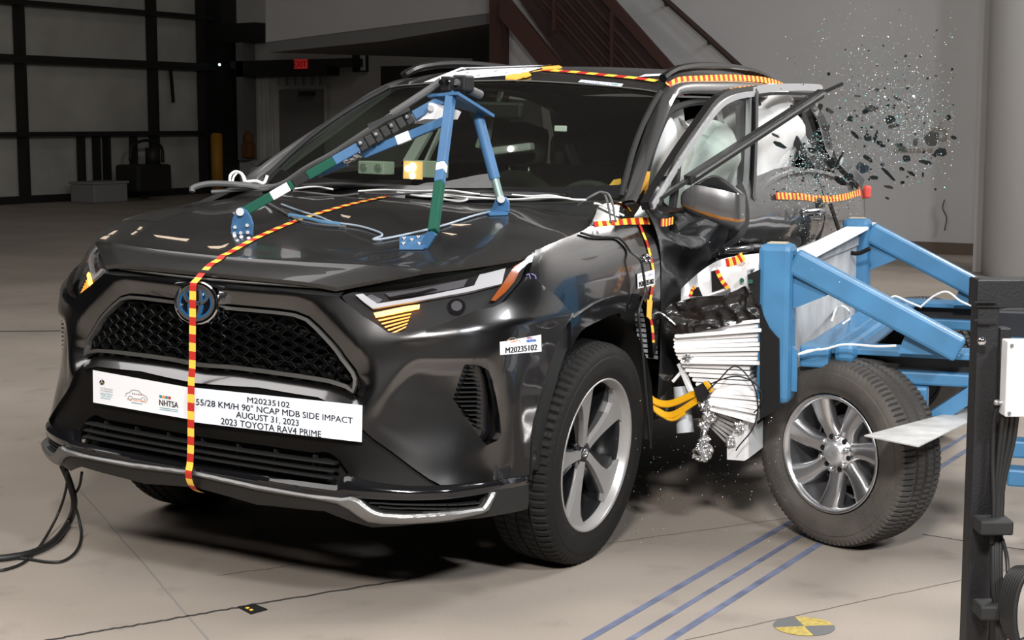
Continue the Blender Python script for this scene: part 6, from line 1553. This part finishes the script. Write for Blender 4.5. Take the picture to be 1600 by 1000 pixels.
hubo = atw(1303, 708, z=.323)
wang = -90-20
nrm_ = V((cos(radians(wang+90)), sin(radians(wang+90)), 0))
cw = hubo-nrm_*.075
w1 = cart_wheel((cw.x, cw.y, .323), wang); tag(w1, 'near front wheel with seven bright spokes'); rim_cart(w1)
far = V((cw.x, cw.y, .323))-A_*2.05
w2 = cart_wheel(far, wang+180); tag(w2, 'far front wheel'); rim_cart(w2)
for k in (0, 1):
    w3 = cart_wheel((V((cw.x, cw.y, .323))+Bk*2.45-A_*(2.05*k)), wang+180*k); tag(w3, ('near' if k == 0 else 'far')+' rear wheel'); rim_cart(w3)
m = MB(); m.cyl(V((cw.x, cw.y, .323))-A_*.1, far+A_*.1, .04, 12); m.cyl(V((cw.x, cw.y, .323))+Bk*2.45-A_*.1, far+Bk*2.45+A_*.1, .04, 12); bpart('axle', m, 'cube')
# lower frame seen behind the stand
for z, dx in ((.33, -.35), (.24, -.30)):
    a = r1+Bk*.75+A_*dx; a.z = z; m = MB(); m.bar(a, a+Bk*1.3, .09, .06, (0, 0, 1), .008); bpart('lower_rail', m, 'blue')
m = MB(); a = r1+Bk*.9-A_*.3; m.bar(V((a.x, a.y, .12)), V((a.x, a.y, .12))+Bk*1.2, .25, .05); bpart('tow_guide', m, 'cube')
for t in (.85, 1.85):
    q = r1+Bk*t-A_*.325; m = MB(); m.bar(V((q.x, q.y, .10)), V((q.x, q.y, .60)), .06, .06, A_, .008); bpart('frame_strut', m, 'blue')
# loose leads on the deck
for i, pts in enumerate(([(1440, 478), (1460, 462), (1480, 456), (1500, 470), (1518, 478)], [(1300, 500), (1306, 484), (1316, 478), (1326, 485), (1328, 497), (1318, 505)], [(1242, 556), (1262, 548), (1290, 545), (1320, 538), (1370, 541), (1400, 540)], [(1220, 562), (1235, 556), (1255, 552), (1280, 545)], [(1390, 466), (1400, 463), (1420, 472), (1440, 480)])):
    zz = [PZ+.02]*len(pts)
    base = [atw(u, v, x=-1.5 if v < 500 else p1.x-.02) for u, v in pts]
    bpart('sensor_lead', MB().tube(spline(base, 5), .004, 6), 'wcable')

m = MB(); m.prism([atw(u, v, z=.47) for u, v in ((1350, 680), (1435, 697), (1520, 655), (1575, 628), (1590, 612), (1520, 635))], (0, 0, -.004)); bpart('flag_plate', m, 'flag', 'pale flat plate pointing left past the near wheel')

# tube, wire looms, connector and loose leads at the crushed sill
m = MB(); m.cyl(atw(1064, 604, x=-.52), atw(1071, 676, x=-.50), .027, 24, .031); bpart('loose_tube', m, 'duct', 'pale grey tube')
m = MB(); m.bar(atw(1062, 568, x=-.5), atw(1080, 612, x=-.49), .02, .012); m.bar(atw(1052, 596, x=-.5), atw(1066, 580, x=-.5), .014, .01); bpart('bent_bracket', m, 'alu')
for k, (a, b, c, d) in enumerate((((1012, 602), (1020, 622), (1046, 628), (1086, 612)), ((1014, 612), (1022, 634), (1048, 646), (1090, 622)), ((1015, 626), (1030, 640), (1050, 650), (1070, 640)))):
    for q in range(3):
        bpart('wire_loom', MB().tube(spline([atw(u, v+q*3.0, x=-.46+.004*q) for u, v in (a, b, c, d)], 6), .006, 8), 'ywire', 'orange yellow wire loom')
for k in range(3): bpart('wire_loom', MB().tube(spline([atw(u+k*3, v+k*4, x=-.44) for u, v in ((1006, 590), (1010, 600), (1007, 612))], 4), .006, 8), 'ywire')
m = MB(); m.prism([atw(u, v, x=-.44) for u, v in ((1084, 606), (1100, 597), (1110, 612), (1104, 624), (1090, 628))], (-.05, 0, 0)); bpart('connector', m, 'plastic', 'black connector')
m = MB(); m.prism([atw(u, v, x=-.435) for u, v in ((1098, 597), (1103, 597), (1112, 611), (1109, 614))], (-.02, 0, 0)); bpart('connector_clip', m, 'ywire')
for pts in ([(1104, 612), (1125, 592), (1140, 576), (1152, 573), (1166, 585), (1180, 608), (1184, 640), (1176, 670), (1156, 695), (1150, 704)], [(1110, 600), (1130, 592), (1152, 588), (1172, 594), (1186, 606), (1190, 620), (1186, 636), (1178, 645)]):
    bpart('loose_lead', MB().tube(spline([atw(u, v, x=-.42) for u, v in pts], 5), .0025, 6), 'gap')
m = MB(); m.tube(spline([atw(u, v, x=-.42) for u, v in ((1017, 487), (1030, 488), (1040, 494), (1056, 508))], 4), .004, 6); bpart('foil_strip', m, 'alu2')
m = MB(); m.tube(spline([atw(u, v, x=-1.85) for u, v in ((1297, 318), (1306, 345), (1316, 375), (1326, 392), (1340, 396), (1360, 388))], 5), .009, 8); bpart('hanging_strap', m, 'rubber', 'dark strap hanging to the rear post')
# ================================================================ black camera stand at the right edge
def atd(u, v, d): o, q = wray(u, v); return o+q*d
SDp = 3.1
fwd = V((DV.x, DV.y, 0)).normalized(); rgt = V((RV.x, RV.y, 0)).normalized(); SR = Matrix((rgt, fwd, V((0, 0, 1)))).transposed()
a = atd(1541, 434, SDp); PXS = V((a.x, a.y, 0))
sd_, SB = empty('equipment_stand', (PXS.x, PXS.y, 0), (0, 0, 0), 'black square steel stand with strapped cables at the right edge', 'stand'), PXS
def spart(name, mb, mt, par=None, lab=None): mb.v = [tuple(V(x)-SB) for x in mb.v]; return obj(name, mb.mesh(name, auto=radians(40)), mt, par or sd_, lab)
zt = a.z
spart('stand_post', MB().box(PXS+V((0, 0, zt/2)), (.042, .05, zt), SR, .003), 'stand')
spart('stand_arm', MB().box(PXS+rgt*.25+V((0, 0, zt-.028)), (.55, .06, .055), SR, .003), 'stand')
spart('stand_rail', MB().box(PXS+rgt*.045+fwd*.03+V((0, 0, zt/2-.05)), (.022, .04, zt-.1), SR, .002), 'stand')
spart('stand_base', MB().box(PXS+rgt*.22+V((0, 0, .03)), (.60, .08, .06), SR, .004), 'stand')
spart('stand_post', MB().box(PXS+rgt*.50+V((0, 0, zt/2)), (.042, .05, zt), SR, .003), 'stand')
for v in (472, 500): q = atd(1540, v, SDp-.03); spart('joint_line', MB().box(q, (.043, .004, .003), SR), 'gap')
q = atd(1534, 533, SDp-.035); spart('round_knob', MB().ball(q, .0085, 14), 'chrome', None, 'bright round knob')
q = atd(1557, 629, SDp-.03); m = MB(); m.ball(q, .006, 10); m.cyl(q, q+rgt*.012, .004, 8); spart('cable_gland', m, 'steel')
for v in (820, 952):
    q = atd(1540, v, SDp); spart('strap', MB().box(q+rgt*.014, (.064, .058, .028), SR, .004), 'straps')
q0 = atd(1605, 590, SDp-.04); jb = empty('junction_box', q0, (0, 0, 0), 'pale grey junction box with corner screws on the black stand', 'box'); w = 74/2503*SDp
m = MB(); m.box((0, 0, 0), (w, .04, 118/2503*SDp), SR, .003); obj('box_lid', m, 'box', jb)
for i, k in ((-1, -1), (-1, 1), (1, -1), (1, 1)): obj('box_screw', MB().cyl(rgt*(i*w*.42)+V((0, 0, k*.065))-fwd*.02, rgt*(i*w*.42)+V((0, 0, k*.065))-fwd*.024, .0035, 8), 'steel', jb)
def scable(pts, r, lab, mt='cable'):
    P = spline([atd(*p) for p in pts], 6); c = sum(P, V((0, 0, 0)))/len(P); m = MB().tube([p-c for p in P], r, 7); o = obj('cable', m, mt, None, lab, 'cable'); o.location = c
scable([(1558, 632, SDp-.02), (1553, 660, SDp-.01), (1551, 720, SDp), (1553, 790, SDp), (1550, 850, SDp)], .0045, 'black cable from the gland down the stand post', 'gap')
for i, (u0, u1) in enumerate(((1562, 1556), (1568, 1560), (1576, 1563), (1583, 1567))):
    scable([(u0+6, 646, SDp-.02), (u0, 690, SDp), (u1, 760, SDp+.01), (u1-3, 820, SDp+.01), (u1-4, 900, SDp+.0), (u1+4, 1010, SDp)], .0055, ('first', 'second', 'third', 'fourth')[i]+' black cable under the junction box, counted from the left')
for i in range(7):
    cx, cy = 1592+i*5, 945+i*3; rx, ry = 28+i*1.5, 58+i*3; pts = [(cx+rx*cos(t), cy+ry*sin(t), SDp-.03-.006*i) for t in [pi*.5+2*pi*k/14 for k in range(15)]]
    scable(pts, .0055, ('outermost', 'second', 'third', 'fourth', 'fifth', 'sixth', 'innermost')[i]+' loop of the black cable coil strapped to the stand')
scable([(1566, 842, SDp), (1573, 870, SDp), (1575, 900, SDp-.01)], .004, 'short black cable tail above the coil')
# ================================================================ flying glass
R5 = random.Random(11)
BIG = [(1211,211,14,5,-25),(1217,226,28,8,-25),(1296,173,16,6,-30),(1328,186,11,9,0),(1361,170,26,12,-8),(1352,174,14,8,10),(1391,187,20,14,5),(1395,197,24,7,12),(1402,154,18,5,-25),(1335,211,22,6,-45),(1356,215,13,14,0),(1368,213,5,20,-15),(1377,226,20,8,-30),(1408,230,22,10,-35),(1416,248,14,12,-20),(1455,217,28,24,10),(1470,238,20,15,0),(1446,254,20,8,-10),(1355,248,18,8,-35),(1348,262,24,16,-40),(1389,274,32,6,-45),(1424,271,17,5,-35),(1409,264,9,6,-20),(1379,257,7,6,0),(1442,273,4,9,0),(1388,292,15,5,-10),(1409,285,9,5,10),(1386,310,8,4,-20),(1311,249,28,5,60),(1300,254,22,16,-35),(1313,283,24,10,-40),(1326,276,16,12,20),(1331,286,11,6,-20),(1281,166,9,12,0),(1365,278,16,8,-5),(1490,215,9,7,0),(1482,183,8,8,0),(1371,140,9,5,0),(1385,166,11,5,30),(1340,150,12,3,-5),(1430,222,10,14,0),(1460,242,9,7,0),(1290,200,14,12,20),(1268,235,16,9,-20)]
names = {15: 'largest dark glass shard, far right of the flying cloud', 16: 'round dark glass shard lowest at the far right of the cloud', 28: 'long thin glass splinter leaning right above the rear flank', 20: 'long narrow glass splinter falling beside the blue brace top', 1: 'pointed dark splinter before the white airbag, larger of two', 0: 'pointed dark splinter before the white airbag, smaller of two', 4: 'wide ragged dark shard high in the cloud'}
def shard(c, w, h, ang, mt, nsd, lab, grp):
    # an irregular flat chip facing roughly the camera, tilted
    pts = []
    for i in range(nsd):
        a = 2*pi*(i+R5.uniform(-.3, .3))/nsd; k = R5.uniform(.72, 1.1); pts.append((cos(a)*w/2*k, sin(a)*h/2*k))
    t = radians(ang); e1 = rgt*cos(t)+V((0, 0, sin(t))); tl = R5.uniform(-.6, .6); e2 = (V((0, 0, cos(t)))-rgt*sin(t))*cos(tl)+fwd*sin(tl); n = e1.cross(e2)
    m = MB(); m.prism([e1*x+e2*y for x, y in pts], n*.0035); o = obj('glass_shard', m, mt, None, lab, 'glass shard', grp); o.location = c
for i, (u, v, w, h, an) in enumerate(BIG):
    c = atw(u, v, x=R5.uniform(-1.75, -1.35)); s = (c-CP).dot(DV)/FPX
    shard(c, w*s*1.05, h*s*1.1, an, 'shard', 7, names.get(i, 'dark glass shard flying out from the broken rear window'), 'flying glass shards')
def cloud():
    r = R5.random()
    if r < .56: u, v = R5.gauss(1255, 42), R5.gauss(255, 52); ok = 1184 < u < 1345 and 165 < v < 372 and v > 300-(u-1180)*1.0
    elif r < .86: u, v = R5.gauss(1410, 48), R5.gauss(195, 42); ok = 1290 < u < 1492 and 100 < v < 300
    else: u, v = R5.gauss(1370, 75), R5.gauss(125, 60); ok = 1190 < u < 1500 and 2 < v < 300
    return (u, v) if ok else cloud()
for i in range(150):
    u, v = cloud(); c = atw(u, v, x=R5.uniform(-1.9, -1.2)); s = (c-CP).dot(DV)/FPX; w = R5.uniform(2.5, 7)*s
    shard(c, w, w*R5.uniform(.4, 1), R5.uniform(-60, 60), R5.choice(['shard', 'shard', 'shard', 'shard2']), 5, 'small dark chip in the flying glass cloud', 'small flying glass chips')
m = MB()
def chip(c, s):
    e = [V((R5.gauss(0, 1), R5.gauss(0, 1), R5.gauss(0, 1))).normalized()*s for _ in range(4)]; m.mi = R5.choice([0, 0, 1, 1, 2, 2, 2, 3]); m.add([c+k for k in e], [(0, 1, 2), (0, 2, 3), (0, 3, 1), (1, 3, 2)])
for i in range(7000):
    u, v = cloud(); c = atw(u, v, x=R5.uniform(-1.95, -1.15)); chip(c, R5.choice([.0016, .002, .0024, .003, .004])*.9)
for i in range(420):          # dust and crumbs under the sill and over the floor by the wheels
    u, v = R5.uniform(960, 1230), R5.gauss(760, 60)
    if 620 < v < 900: c = atw(u, v, x=R5.uniform(-.6, .2)); 
    else: continue
    if c.z > .01: chip(c, R5.choice([.0012, .0016, .0022]))
for i in range(160):
    u, v = R5.uniform(1040, 1330), R5.uniform(330, 480); c = atw(u, v, x=R5.uniform(-.5, -.1)); chip(c, R5.choice([.001, .0014, .002]))
bpart_ = obj('glass_crumbs', m, ['shard', 'shard2', 'shard3', 'cyan'], None, 'fine sparkling glass crumbs spraying from the broken window', 'glass crumbs', None, 'stuff')
